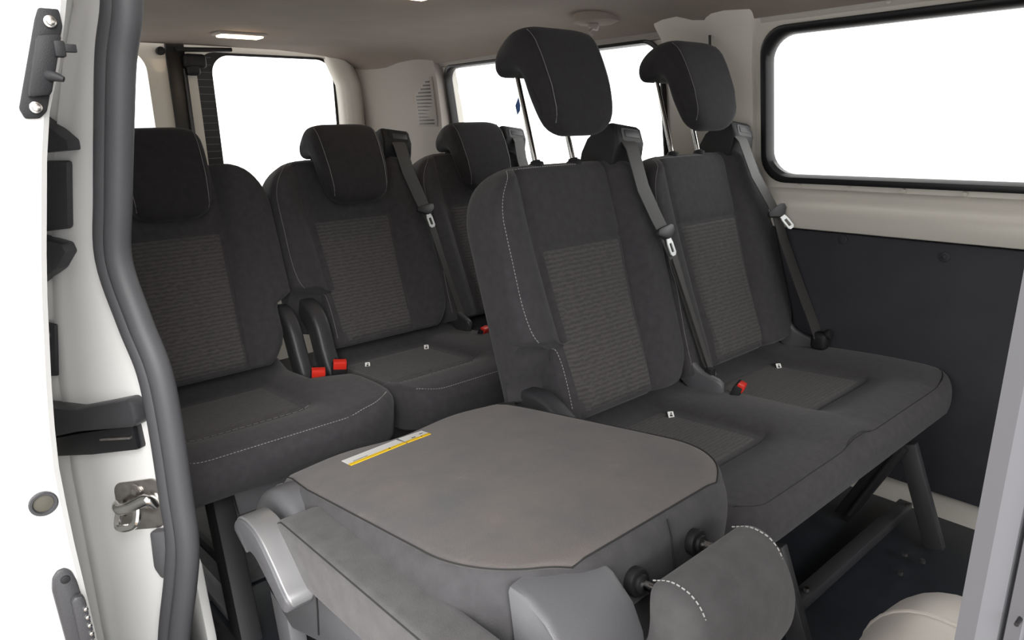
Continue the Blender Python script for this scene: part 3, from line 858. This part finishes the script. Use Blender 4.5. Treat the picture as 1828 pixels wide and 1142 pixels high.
m = MB(); m.bar((-1.12, .41, .022), (-.50, .41, .022), .04, .03, .004); m.build('floor_rail', BLK, fs)

# beige vinyl seat bolster at the lower right
bz = thing('vinyl_stool', (-.27, 1.0, 0), 'rounded beige vinyl pad standing on the floor at the lower right beside the door pillar', 'pad')
m = MB(); secs = []
for k in range(0, 25):
    a = PI*k/24; e = math.sin(a)**.45 if 0 < k < 24 else .03
    yy = .985 - math.cos(a)*.165
    secs.append([(-.215 + p*(.35+.65*e), yy, .205 + (q)*e) for p, q in rrect(-.125, .125, -.16, .175, .10, 7)])
m.loft(secs); pd = m.build('pad', VINYL, bz, angle=70)
m = MB(); m.tube([(-.215 + p*1.002, .985, .205 + q*1.004) for p, q in rrect(-.125, .125, -.16, .175, .10, 7)], .003, 6); m.build('seam', VINYL, pd)
m = MB(); m.box((-.215, .985, .025), (.18, .24, .05), .01); m.build('base', BLK, bz)

# ------------------------------------------------------------------ the van's shell
def st(o, label, cat='part of the van'): return tag(o, label, cat, None, 'structure')
# floor
m = MB(); m.box((-.95, 1.07, -.02), (4.5, 2.02, .04), .003)
st(m.build('floor', FLOOR), 'dark rubber floor under the seats', 'floor')
m = MB(); m.box((-1.85, .56, .004), (.62, .50, .008), .003); st(m.build('trim_14', simple('grey_floor_panel', (.085, .085, .088), .8, noise=.15, bump=.3)), 'grey panel on the floor under the rear single seat', 'floor mat')  # paler grey panel laid over the dark floor
# outside ground
m = MB(); m.box((-2.2, -.3, -.62), (7, 7, .04), 0)
st(m.build('floor_paving', PAVE), 'brown paving seen through the gap beside the sliding door', 'ground')

# left wall: profile leaning in at the top; built as one skin with window openings
def yl(z): return interp([(0, 1.985), (.75, 1.985), (.90, 1.975), (1.15, 1.945), (1.31, 1.905), (1.42, 1.86)], z)
def wall_loop(pairs, off=0.): return [V((x, yl(z)+off, z)) for x, z in pairs]
def skin_with_holes(name, x0, x1, z0, z1, holes, yfun, thick, mat, label, cat, inward=-1):
    """wall skin between x0..x1, z0..z1 with rounded window holes, filled by triangulation, then given thickness"""
    bm = bmesh.new(); es = []
    def loop(pts):
        vs = [bm.verts.new((x, 0, z)) for x, z in pts]
        for i in range(len(vs)): es.append(bm.edges.new((vs[i], vs[(i+1) % len(vs)])))
    outer = []
    nx, nz = 40, 24
    outer += [(lerp(x0, x1, k/nx), z0) for k in range(nx)] + [(x1, lerp(z0, z1, k/nz)) for k in range(nz)] + [(lerp(x1, x0, k/nx), z1) for k in range(nx)] + [(x0, lerp(z1, z0, k/nz)) for k in range(nz)]
    loop(outer)
    for h in holes: loop(h)
    bmesh.ops.triangle_fill(bm, use_beauty=True, edges=es)
    for k in range(1, 16):
        z = lerp(z0, z1, k/16)
        bmesh.ops.bisect_plane(bm, geom=bm.verts[:]+bm.edges[:]+bm.faces[:], plane_co=(0, 0, z), plane_no=(0, 0, 1))
    mb = MB()
    bm.verts.index_update()
    vs = [V((v.co.x, yfun(v.co.x, v.co.z), v.co.z)) for v in bm.verts]; fs = [[v.index for v in f.verts] for f in bm.faces]
    n = len(vs); bnd = [(e.verts[0].index, e.verts[1].index) for e in bm.edges if len(e.link_faces) == 1]
    allv = vs + [v + V((0, thick, 0)) for v in vs]
    allf = fs + [[i+n for i in f[::-1]] for f in fs] + [[a, b, b+n, a+n] for a, b in bnd]
    bm.free(); mb.add(allv, allf)
    return st(mb.build(name, mat, angle=30), label, cat)
W1 = rrect(-1.115, .30, .878, 1.292, .075, 8)          # middle-row window
W2 = rrect(-2.60, -1.46, .80, 1.300, (.05, .05, .06, .06), 8)
skin_with_holes('wall_left', -2.68, 1.3, .0, 1.40, [W1, W2], lambda x, z: yl(z), .05, WHTD, 'white painted far side wall of the van with its window openings', 'wall')
def side_window(name, hole, label, fw, yfun=lambda x, z: yl(z)):
    w = thing(name, (sum(p[0] for p in hole)/len(hole), yfun(0, 1.05), 1.05), label, 'window', None, 'structure')
    cx = sum(p[0] for p in hole)/len(hole); cz = sum(p[1] for p in hole)/len(hole)
    def off(d): 
        xs = [p[0] for p in hole]; zs = [p[1] for p in hole]; hw = (max(xs)-min(xs))/2; hh = (max(zs)-min(zs))/2; mx = (max(xs)+min(xs))/2; mz = (max(zs)+min(zs))/2
        return [(mx + (x-mx)*(hw+d)/hw, mz + (z-mz)*(hh+d)/hh) for x, z in hole]
    P = lambda pairs, o: [V((x, yfun(x, z)+o, z)) for x, z in pairs]
    m = MB(); m.loft([P(off(.004), -.004), P(off(.004), -.012), P(off(.0), -.014), P(off(-fw*.6), -.012), P(off(-fw), .0), P(off(-fw), .02), P(off(.003), .02), P(off(.004), -.004)], True, False)
    m.build('gasket', BLACK, w, angle=40)
    m = MB(); m.add(P(off(-fw*.5), .012), [list(range(len(hole)))]); m.build('pane', GLASS, w)
    return w
side_window('window_1', W1, 'large side window beside the middle row with a black rubber frame', .020)
w2 = side_window('window_2', W2, 'rear side window behind the raised headrests', .010)
m = MB(); m.prism([(x, yl(z)+.010, z) for x, z in ((-2.200, 1.128), (-2.176, 1.158), (-2.166, 1.152), (-2.176, 1.108), (-2.194, 1.092))], (0, 0, 0), (0, -.0015, 0), 0); m.build('blue_sticker', BLUE, w2, label='small blue mark on the glass')
# belt rail under the middle-row window and the roof rail, C-pillar
def sweep_x(profile, x0, x1, n=2):
    """profile of (y, z) swept along x"""
    return [[(lerp(x0, x1, k/n), y, z) for y, z in profile] for k in range(n+1)]
m = MB(); m.loft(sweep_x([(1.995, .862), (1.968, .858), (1.962, .846), (1.960, .832), (1.945, .820), (1.935, .810), (1.932, .795), (1.934, .765), (1.938, .752), (1.995, .748)], -1.32, 1.2, 4))
st(m.build('trim_2', WHTD, angle=60), 'cream painted ledge below the middle-row window', 'ledge')
m = MB()
for x in (-1.0, -.86, -.72, -.58, -.44, -.30): m.tube([(x, 1.972, .866), (x, 1.9665, .8655)], [.007, .0055], 10)
for x in (-.95, -.78, -.62, -.50): m.tube([(x, yl(1.318)+.003, 1.318), (x, yl(1.318)-.003, 1.3178)], [.007, .005], 10)
st(m.build('trim_3', WHTD), 'row of spot weld dimples around the middle-row window', 'weld marks')
lp = st(MB().box((-.62, 1.968, .412), (2.55, .022, .665), .004).build('trim_4', PANEL), 'dark lower trim panel on the far side wall', 'wall panel')
for x, z in ((-.855, .728), (-.60, .712)):
    m = MB(); m.cyl((x, 1.960, z), (x, 1.953, z), .013, 16, bev=.002); m.cyl((x, 1.954, z), (x, 1.951, z), .006, 12, bev=.001); m.build('trim_clip', PANEL, lp)
# C pillar: hollow-faced post between the side windows
m = MB(); secs = []
for z in [.80, .9, 1.0, 1.1, 1.2, 1.27, 1.30, 1.33, 1.36, 1.385]:
    y = yl(z) - .035*smooth(1.27, 1.34, z); xo = .03*smooth(1.22, 1.37, z)
    secs.append([(-1.445-.0, y+.03, z), (-1.44, y-.012, z), (-1.40, y-.022, z), (-1.345, y-.026, z), (-1.31, y-.006, z), (-1.27, y-.003, z), (-1.235, y-.018, z), (-1.19, y-.022, z), (-1.145+xo, y-.014, z), (-1.135+xo, y+.03, z)])
m.loft(secs); st(m.build('trim_5', WHTD, angle=60), 'white post between the two far side windows', 'pillar')
m = MB(); m.bar((-1.27, yl(1.28)-.022, 1.292), (-1.27, yl(1.26)-.022, 1.255), .006, .006, .001); st(m.build('trim_6', BLACK), 'thin black slot high on the post between the side windows', 'slot')
# roof rail over the side windows
m = MB(); m.loft(sweep_x([(1.93, 1.300), (1.905, 1.308), (1.893, 1.325), (1.880, 1.345), (1.86, 1.352), (1.80, 1.40), (1.95, 1.40)], -1.30, 1.2, 4)); st(m.build('trim_7', WHTD, angle=40), 'white roof rail above the middle-row window', 'roof rail')
m = MB(); m.loft(sweep_x([(1.925, 1.296), (1.897, 1.300), (1.885, 1.318), (1.87, 1.335), (1.84, 1.36), (1.95, 1.40)], -2.66, -1.30, 4)); st(m.build('trim_8', BEIGE, angle=40), 'pale strip between headlining and rear side window', 'roof rail')

# headlining
m = MB(); secs = []
def zc(x): return interp([(-3.10, 1.388), (-2.9, 1.384), (-2.5, 1.385), (-2.1, 1.392), (-1.4, 1.39), (1.3, 1.39)], x)
for k in range(0, 41):
    x = lerp(-3.12, 1.3, k/40); row = []
    for y, dz in ((.25, -.085), (.30, -.05), (.38, -.02), (.5, -.004), (.75, .002), (1.07, .004), (1.4, .002), (1.6, -.004), (1.72, -.014), (1.80, -.030), (1.855, -.055), (1.875, -.072), (1.88, -.05), (1.95, .03), (1.07, .05), (.18, .03)):
        row.append((x, y - (.10*smooth(-2.6, -3.1, x) if y > 1.5 else 0), zc(x)+dz))
    secs.append(row)
m.loft(secs); st(m.build('ceiling', HEADL, angle=60), 'brown grey cloth headlining', 'ceiling')

# rear trim panel (quarter panel) with vent grille
qp = thing('wall_rear', (-2.85, 1.86, 1.1), 'warm grey plastic quarter panel behind the rear row with a vent grille', 'wall panel', None, 'structure')
def yq(x): return interp([(-3.12, 1.81), (-2.9, 1.85), (-2.72, 1.875), (-2.61, 1.905)], x)
m = MB(); secs = []
for k in range(0, 15):
    x = lerp(-3.125, -2.612, k/14)
    secs.append([(x, yq(x)-.0, .2), (x, yq(x)-.01, .9), (x, yq(x)-.015, 1.1), (x, yq(x)-.03, 1.25), (x, yq(x)-.05, 1.345), (x, 1.99, 1.40), (x, 1.99, .2)])
m.loft(secs); m.build('panel', BEIGE, qp, angle=50)
vx0, vx1 = -2.742, -2.634
def vp(x, z, o=0): return V((x, yq(x) - interp([(.9, .01), (1.1, .015), (1.25, .03), (1.345, .05)], z) - o, z))
gx = lambda t: lerp(vx0, vx1, t)
loopo = [(0, 1.055), (1, 1.055), (1, 1.262), (.86, 1.262), (.0, 1.195)]
m = MB(); m.prism([vp(gx(t), z, .001) for t, z in loopo], (0, .002, 0), (0, -.0035, 0), .0015); g = m.build('vent_frame', BEIGE, qp)
for k in range(13):
    z = 1.068 + k*.0145; t0 = .10 if z < 1.185 else .10 + (z-1.185)/.072*.72
    if t0 > .82: break
    m = MB(); a = vp(gx(t0), z, .0045); bq = vp(gx(.90), z, .0045); m.bar(a, bq, .004, .0065, .001); m.build('louvre', DGRY, g)
# D pillar with seal
m = MB(); secs = []
for z in [.3, .8, 1.0, 1.15, 1.25, 1.31, 1.35, 1.385]:
    q = .06*smooth(1.22, 1.40, z) - .025
    secs.append([(-3.16, 1.665-q, z), (-3.115, 1.672-q, z), (-3.095, 1.70-q, z), (-3.09, 1.735-q, z), (-3.10, 1.768-q, z), (-3.13, 1.782-q, z), (-3.16, 1.785-q, z)])
m.loft(secs); st(m.build('trim_9', WHTD, angle=60), 'white rounded corner post beside the tailgate window', 'pillar')
m = MB(); m.tube(catmull([(-3.115, 1.808, .3), (-3.115, 1.808, 1.0), (-3.115, 1.802, 1.2), (-3.12, 1.785, 1.30), (-3.12, 1.75, 1.36)], 6), .007, 8); st(m.build('trim_10', BLACK), 'thin black seal between corner post and quarter panel', 'seal')
# tail doors
def tail_door(name, ya, yb, wa, wb, label, r, frit):
    d = thing(name, (-3.17, (ya+yb)/2, .8), label, 'door', None, 'structure')
    outer = rrect(ya, yb, .0, 1.43, .02, 8); inner = rrect(wa, wb, .72, 1.372, r, 8)
    P = lambda L, x: [V((x, y, z)) for y, z in L]
    m = MB(); m.loft([P(outer, -3.15), P([(lerp(y, cy, -.10) if False else y, z) for y, z in inner for cy in (0,)], -3.15), P(inner, -3.19), P(outer, -3.19), P(outer, -3.15)], True, False)
    m.build('door_frame', WHTD, d, angle=40)
    m = MB(); m.add(P(inner, -3.172), [list(range(len(inner)))]); m.build('pane', GLASS, d)
    if frit:
        i2 = rrect(wa+frit, wb-.012, .735, 1.362, r*.9, 8)
        m = MB(); m.loft([P(inner, -3.168), P(i2, -3.168), P(i2, -3.1715), P(inner, -3.1715)], True, False); fr = m.build('dark_border', BLACK, d)
        m = MB()
        for k in range(20): z = .80 + k*.029; m.bar((-3.1665, wa+.004, z), (-3.1665, wa+frit, z), .002, .0014, 0)
        m.build('heater_lines', LINEM, d, kind='stuff')
    return d
d2 = tail_door('door_2', .99, 1.81, 1.058, 1.692, 'left tailgate door with a heated window, behind the rear row', .085, .070)
d3 = tail_door('door_3', .20, .968, .30, .870, 'right tailgate door with its window, beside the left door frame', .085, 0)
m = MB(); m.bar((-3.155, .982, .3), (-3.155, .982, 1.40), .07, .046, .004, up=(1, 0, 0)); c = m.build('centre_seal', BLACK, d2)
m = MB(); m.bar((-3.125, 1.002, .3), (-3.125, 1.002, 1.30), .006, .010, .001, up=(1, 0, 0)); m.build('seal_edge', RUB, d2)
m = MB(); m.box((-3.12, 1.045, 1.33), (.05, .085, .055), .014, 3); m.box((-3.12, 1.035, 1.30), (.045, .05, .05), .012, 3); m.bar((-3.12, .98, 1.372), (-3.12, 1.20, 1.380), .03, .016, .004); m.build('latch', BLK, d2)
m = MB(); m.cyl((-3.145, .925, 1.365), (-3.12, .925, 1.365), .016, 14, bev=.003); m.build('bump_stop', BLK, d3)

# near side: body side behind the doorway, with a window that lets daylight in
def yr(x, z): return interp([(0, .215), (.75, .215), (.90, .225), (1.15, .255), (1.31, .295), (1.42, .33)], z)
W5 = rrect(-2.55, -1.50, .86, 1.28, .07, 8)
skin_with_holes('wall_right', -3.19, -1.36, .0, 1.40, [W5], yr, -.05, WHTD, 'near side wall of the van behind the doorway', 'wall')
side_window('window_3', W5, 'near side rear window hidden behind the door frame', .015, yr)

# door jamb: white painted metal from the weatherstrip out to the gutter
def jp(x, z): return V((x, .25 + (x+1.05)*.5, z))
WS = [(-1.022, 1.30), (-1.024, 1.21), (-1.046, 1.146), (-1.063, 1.079), (-1.088, .97), (-1.095, .885), (-1.074, .798), (-1.054, .726), (-1.050, .64), (-1.052, .53), (-1.054, .454), (-1.070, .381), (-1.105, .253), (-1.13, .10), (-1.13, -.02)]
GT = [(-1.07, 1.30), (-1.078, 1.21), (-1.11, 1.146), (-1.141, 1.067), (-1.175, .97), (-1.20, .863), (-1.217, .78), (-1.230, .69), (-1.238, .60), (-1.243, .53), (-1.244, .44), (-1.245, .38), (-1.247, .253), (-1.25, .10), (-1.25, -.02)]
m = MB(); secs = []
nJ = V((.447, -.894, 0)).normalized()      # outward normal of the jamb face (towards outside front)
for (xa, za), (xb, zb) in zip(WS, GT):
    A = jp(xa+.004, za); B = jp(xb, zb); row = []
    row.append(A + V((-.27, .055, 0))); row.append(A + V((-.02, .004, 0))); row.append(A); 
    for k in range(1, 7):
        t = k/7; p = A.lerp(B, t); row.append(p + nJ*(.004*math.sin(PI*t)))
    row += [B + nJ*.0, B + V((-.012, -.010, 0)), B + V((-.024, -.006, 0)), B + V((-.036, -.018, 0)), B + V((-.075, -.030, 0)), B + V((-.085, .03, 0)), B + V((-.10, .09, 0))]
    secs.append(row)
m.loft(secs, False, False); st(m.build('wall_doorway', WHT, angle=60, recalc=True), 'white painted door jamb with stepped gutter', 'door jamb')
# weatherstrip: two rubber lobes round the doorway edge
m = MB(); P = catmull([jp(x + .013*smooth(.84, .98, z), z) for x, z in WS], 6)
def off_path(P, a, b):
    out = []
    for i, p in enumerate(P):
        t = (P[min(i+1, len(P)-1)]-P[max(i-1, 0)]).normalized(); s = nJ.cross(t).normalized()
        out.append(p + s*a + nJ*b)
    return out
s0 = nJ.cross(V((0, 0, -1)))
sgn = 1 if s0.x > 0 else -1
m.tube(off_path(P, sgn*.014, .012), .0168, 14, flat=1.0); m.tube(off_path(P, -sgn*.012, .010), .0145, 14)
st(m.build('trim_1', RUB, angle=60), 'thick grey rubber weatherstrip around the rear edge of the doorway', 'weatherstrip')
# inner white return visible inside the strip near the sill
m = MB(); m.prism([(-1.335, .31, .27), (-1.305, .31, .24), (-1.296, .31, .167), (-1.283, .31, .09), (-1.28, .31, .0), (-1.42, .31, .0), (-1.41, .31, .15)], (0, 0, 0), (-.012, .02, 0), .003); st(m.build('trim_11', WHT), 'white sill corner inside the weatherstrip', 'sill')

# fittings on the jamb
def jpoly(pts): return [jp(x, z) for x, z in pts]
for nm, pts, lab in (('guide_wedge', [(-1.185, 1.075), (-1.172, 1.078), (-1.121, 1.045), (-1.121, 1.032), (-1.19, 1.028)], 'black rubber wedge below the roof-side door bracket'),
                     ('guide_wedge', [(-1.225, .915), (-1.165, .905), (-1.160, .893), (-1.185, .868), (-1.245, .835)], 'black rubber wedge at the foot of the upright black strip')):
    t = MB().prism(jpoly(pts), nJ*-.002, nJ*.022, .003).build(nm, DGRY); tag(t, lab, 'door wedge', 'door wedges on the jamb')
m = MB(); m.prism(jpoly([(-1.185, 1.018), (-1.140, 1.018), (-1.160, .925), (-1.215, .918)]), nJ*-.002, nJ*.012, .006)
tag(m.build('guide_strip', DGRY), 'upright dark grey plastic strip between two black wedges on the white jamb', 'door guide')
hp = thing('catch_plate', jp(-1.24, .74), 'small dark catch plate with one screw on the white jamb', 'catch plate')
m = MB(); m.prism(jpoly([(-1.27, .782), (-1.226, .778), (-1.243, .694), (-1.27, .690)]), nJ*.0, nJ*.008, .003); m.build('plate', DGRY, hp)
m = MB(); p = jp(-1.243, .762); m.cyl(p+nJ*.007, p+nJ*.013, .0075, 14, bev=.002); m.build('screw', STEEL, hp)
rc_ = thing('rail_end', jp(-1.17, .64), 'black end cover of the sliding door rail, grey upper lip over a gloss lower block', 'rail cover')
m = MB(); m.prism(jpoly([(-1.28, .648), (-1.20, .652), (-1.095, .684), (-1.086, .676), (-1.083, .650), (-1.092, .640), (-1.20, .615), (-1.29, .585)]), nJ*-.004, nJ*.026, .006); m.build('upper_cover', DGRY, rc_)
m = MB(); m.prism(jpoly([(-1.29, .585), (-1.20, .612), (-1.100, .640), (-1.098, .600), (-1.19, .575), (-1.29, .553)]), nJ*-.004, nJ*.018, .005); m.build('lower_block', BLKG, rc_)
m = MB(); m.bar(jp(-1.165, .607)+nJ*.019, jp(-1.105, .620)+nJ*.019, .004, .004, .001); m.build('highlight_rib', STEEL, rc_)
sk = thing('striker_plate', jp(-1.132, .495), 'zinc striker plate with a rolled loop on the white door jamb', 'striker')
m = MB(); cen = jp(-1.130, .496); ex = (jp(-1.0, 0)-jp(-1.1, 0)).normalized(); ez = V((0, 0, 1))
def onp(a, b, c=0): return cen + ex*(a+.0*b) + ez*(b + .28*a) + nJ*c
m.prism([onp(a, b) for a, b in rrect(-.050, .050, -.042, .042, .016, 5)], nJ*0, nJ*.006, .002); m.build('plate', STEEL, sk)
m = MB(); m.tube(catmull([onp(-.034, -.008, .004), onp(-.030, .008, .016), onp(-.012, .006, .026), onp(.012, .008, .026), onp(.032, .012, .014), onp(.036, -.002, .004)], 6), .0095, 12)
m.tube(catmull([onp(-.020, .004, .022), onp(-.020, -.020, .030), onp(.0, -.024, .032), onp(.020, -.018, .030), onp(.020, .006, .022)], 6), .006, 10); m.build('loop', CHR, sk, label='bright rolled steel loop')
m = MB(); m.cyl(onp(.004, .026, .005), onp(.004, .026, .011), .011, 18, bev=.002); m.cyl(onp(.004, .026, .010), onp(.004, .026, .013), .006, 6); m.build('bolt', STEEL, sk)
m = MB(); m.prism([jp(x, z) for x, z in ((-1.108, .460), (-1.075, .470), (-1.072, .392), (-1.100, .378), (-1.112, .395))], nJ*-.002, nJ*.016, .005)
tag(m.build('rubber_stop', GRYP), 'small grey rubber stop against the weatherstrip below the striker plate', 'door stop')

# sliding door, pushed back along the body
DX = -.90
def yd(z): return interp([(-.05, .092), (.45, .094), (.60, .091), (.695, .092), (.774, .100), (.90, .116), (1.063, .144), (1.131, .168), (1.186, .182), (1.32, .215)], z)
sd = thing('door_1', (-1.5, .05, 0), 'open white sliding door, its front edge at the far left', 'door', None, 'structure')
m = MB(); secs = []
for k in range(0, 30):
    z = lerp(-.10, 1.32, k/29); y = yd(z)
    secs.append([(DX-.006, y, z), (DX, y-.006, z), (DX, y-.09, z), (DX+.004, y-.10, z), (DX+.004, y-.135, z), (DX-.01, y-.145, z), (DX-1.1, y-.145, z), (DX-1.1, y-.02, z), (DX-.10, y-.012, z), (DX-.03, y, z)])
m.loft(secs); m.build('door_shell', WHT, sd, angle=40)
def dp(a, z, o=0): return V((DX+o, yd(z)+a, z))
EX = V((1, 0, 0))
m = MB(); m.prism([dp(a, z) for a, z in ((-.026, 1.176), (-.008, 1.176), (-.003, 1.160), (-.004, 1.075), (-.009, 1.068), (-.022, 1.068), (-.029, 1.078), (-.028, 1.165))], EX*0, EX*.006, .002)
m.prism([dp(a, z) for a, z in ((-.026, 1.150), (-.004, 1.152), (-.004, 1.090), (-.025, 1.088))], EX*.004, EX*.016, .005)
br = m.build('latch_bracket', BLK, sd)
for z in (1.163, 1.079):
    m = MB(); m.cyl(dp(-.015, z, .005), dp(-.015, z, .009), .0062, 16, bev=.001); m.cyl(dp(-.015, z, .008), dp(-.015, z, .013), .0042, 8, bev=.0012); m.build('bolt', STEEL, br)
m = MB(); m.box(dp(-.006, 1.136, .016), (.012, .010, .016), .002); m.box(dp(.002, 1.137, .018), (.006, .014, .008), .001); m.build('guide_pin', BLK, br)
m = MB(); m.tube([dp(-.010, 1.110, .012), dp(-.006, 1.109, .020), dp(.002, 1.106, .024)], [.007, .005, .0028], 12); m.build('guide_pin', BLK, br)
m = MB(); c = dp(-.022, .648)
ring = lambda r, o: [c + EX*o + V((0, math.cos(2*PI*k/28)*r, math.sin(2*PI*k/28)*r)) for k in range(28)]
m.loft([ring(.0145, 0), ring(.0145, .003), ring(.0135, .004), ring(.0112, .004), ring(.0105, .003), ring(.0100, .0008)], True, False); gr = m.build('grommet', DGRY, sd, angle=40)
m = MB(); m.loft([ring(.0103, .0006), ring(.006, .0014), ring(.001, .0016)], True, True); m.build('cup', simple('dull_olive_cup', (.075, .07, .055), .6), gr)
m = MB(); pts = [dp(-.030+a, z) for a, z in ((0, .555), (.006, .562), (.014, .563), (.020, .556), (.023, .54), (.027, .46), (.026, .36), (.0, .36), (-.002, .46), (-.003, .54))]
m.prism(pts, EX*0, EX*.006, .003); m.prism([dp(-.018+a, z) for a, z in ((0, .522), (.004, .527), (.011, .526), (.014, .52), (.016, .40), (.0, .40))], EX*.004, EX*.016, .003); cp = m.build('contact_plate', DGRY, sd)
m = MB(); m.cyl(dp(-.018, .549, .005), dp(-.018, .549, .008), .005, 14, bev=.001); m.build('bolt', BLK, cp)
for k in range(5):
    m = MB(); q = dp(-.006, .508-k*.0115, .014); m.cyl(q, q+EX*.005, .0027, 10, bev=.0008); m.build('contact_pin', CHR, cp)

# B pillar weatherstrip post at the right edge
bp_ = MB(); secs = []
for z in (-.05, .5, .8, .9, 1.0, 1.1, 1.3):
    y = interp([(-.05, .285), (.75, .285), (1.0, .30), (1.3, .33)], z)
    secs.append([(x-.002, y+dy, z) for x, dy in ((-.064, .0), (-.063, -.006), (-.056, -.009), (-.0495, -.007), (-.0485, -.003), (-.0475, -.007), (-.0425, -.010), (-.034, .0), (-.034, .03), (-.064, .03))])
bp_.loft(secs); st(bp_.build('trim_12', simple('grey_pillar_rubber', (.105, .105, .115), .6)), 'grey rubber-edged door pillar at the right edge', 'door pillar')
m = MB(); m.cyl((-.0455, .285, .872), (-.0455, .278, .872), .0008, 10); st(m.build('trim_13', BLACK), 'tiny dark plug on the right door pillar', 'plug')
m = MB(); secs = []
for z in (-.05, .8, 1.0, 1.3):
    y = interp([(-.05, .275), (.75, .275), (1.0, .29), (1.3, .32)], z)
    secs.append([(-.041, y, z), (.35, y-.02, z), (.35, y+.04, z), (-.038, y+.04, z)])
m.loft(secs); st(m.build('wall_pillar', WHT), 'white body panel beside the right door pillar', 'body panel')

m = MB(); m.box((1.27, 1.10, .48), (.04, 1.75, .95), .01); st(m.build('sun_block_front', PANEL), 'unseen dark partition added to block sun through the open front', 'wall')  # out of view, added to keep sun from entering through the open front
m = MB(); m.box((.83, .29, .42), (.94, .05, .86), .01); st(m.build('door_4', WHT), 'unseen near side front door, added to block the sun', 'door')  # lower front door out of view, added to shut off sun from that side
# ceiling fittings
for nm, p, L, lab in (('dome_lamp', (-2.66, 1.06), .15, 'lit warm dome lamp flush in the headlining over the rear row'),
                 ('dome_lamp', (-1.70, 1.13), .15, 'lit warm dome lamp at the top edge of the photo')):
    z = 1.3845 if p[0] < -2 else 1.394
    t = thing(nm, (p[0], p[1], z), lab, 'lamp', 'dome lamps in the headlining')
    m = MB(); m.box((p[0], p[1], z), (.085, L+.02, .010), .004); m.build('bezel', BEIGE, t)
    m = MB(); m.box((p[0], p[1], z-.006), (.06, L, .010), .004); m.build('lens', LAMP, t)
hk = thing('ceiling_hook', (-1.60, 1.765, 1.36), 'round brown-grey coat hook boss on the headlining above the raised headrest', 'hook')
m = MB(); m.tube([(-1.60, 1.765, 1.40), (-1.60, 1.765, 1.356), (-1.60, 1.765, 1.350)], [.075, .070, .055], 28); m.build('boss', HEADL, hk, angle=50)
m = MB(); m.cyl((-1.60, 1.76, 1.352), (-1.605, 1.755, 1.335), .017, 18, bev=.004); m.tube([(-1.60, 1.75, 1.337), (-1.60, 1.735, 1.326), (-1.60, 1.75, 1.318)], .005, 8); m.build('hook', BEIGE, hk)
# ------------------------------------------------------------------ light
w = bpy.data.worlds.new('daylight'); scene.world = w; w.use_nodes = True
nt = w.node_tree; bg = nt.nodes['Background']
bg.inputs['Color'].default_value = (1., .99, .975, 1); bg.inputs['Strength'].default_value = 2.6
l = bpy.data.lights.new('hazy_sun', 'SUN'); l.energy = 4.0; l.angle = math.radians(40); l.color = (1., .985, .96)
o = bpy.data.objects.new('hazy_sun', l); COL.objects.link(o); o.rotation_euler = V((-.78, .36, -.52)).to_track_quat('-Z', 'Y').to_euler(); o.location = (2, -3, 4)
def lamp(name, loc, power, col, r):
    l = bpy.data.lights.new(name, 'POINT'); l.energy = power; l.color = col; l.shadow_soft_size = r
    o = bpy.data.objects.new(name, l); COL.objects.link(o); o.location = loc
lamp('dome_glow', (-2.66, 1.06, 1.355), .35, (1., .72, .45), .03)
lamp('dome_glow', (-1.70, 1.13, 1.365), .35, (1., .72, .45), .03)

# ------------------------------------------------------------------ camera
cam = bpy.data.cameras.new('camera'); co = bpy.data.objects.new('camera', cam); COL.objects.link(co); scene.camera = co
f, pit, yaw, rol = 1263.24, math.radians(15.3234), math.radians(48.99), math.radians(-1.3071)
fw = V((-math.sin(yaw)*math.cos(pit), math.cos(yaw)*math.cos(pit), -math.sin(pit))); rt = V((math.cos(yaw), math.sin(yaw), 0)); up = rt.cross(fw)
r2 = rt*math.cos(rol)+up*math.sin(rol); u2 = -rt*math.sin(rol)+up*math.cos(rol)
M = Matrix((r2, u2, -fw)).transposed().to_4x4(); M.translation = (0, 0, CAMZ)
co.matrix_world = M
cam.sensor_fit = 'HORIZONTAL'; cam.sensor_width = 36; cam.lens = 36*f/1828; cam.clip_start = .01; cam.clip_end = 200
vs_ = scene.view_settings; vs_.view_transform = 'Standard'; vs_.look = 'None'; vs_.gamma = 1; vs_.use_curve_mapping = False
vs_.exposure = 0.18
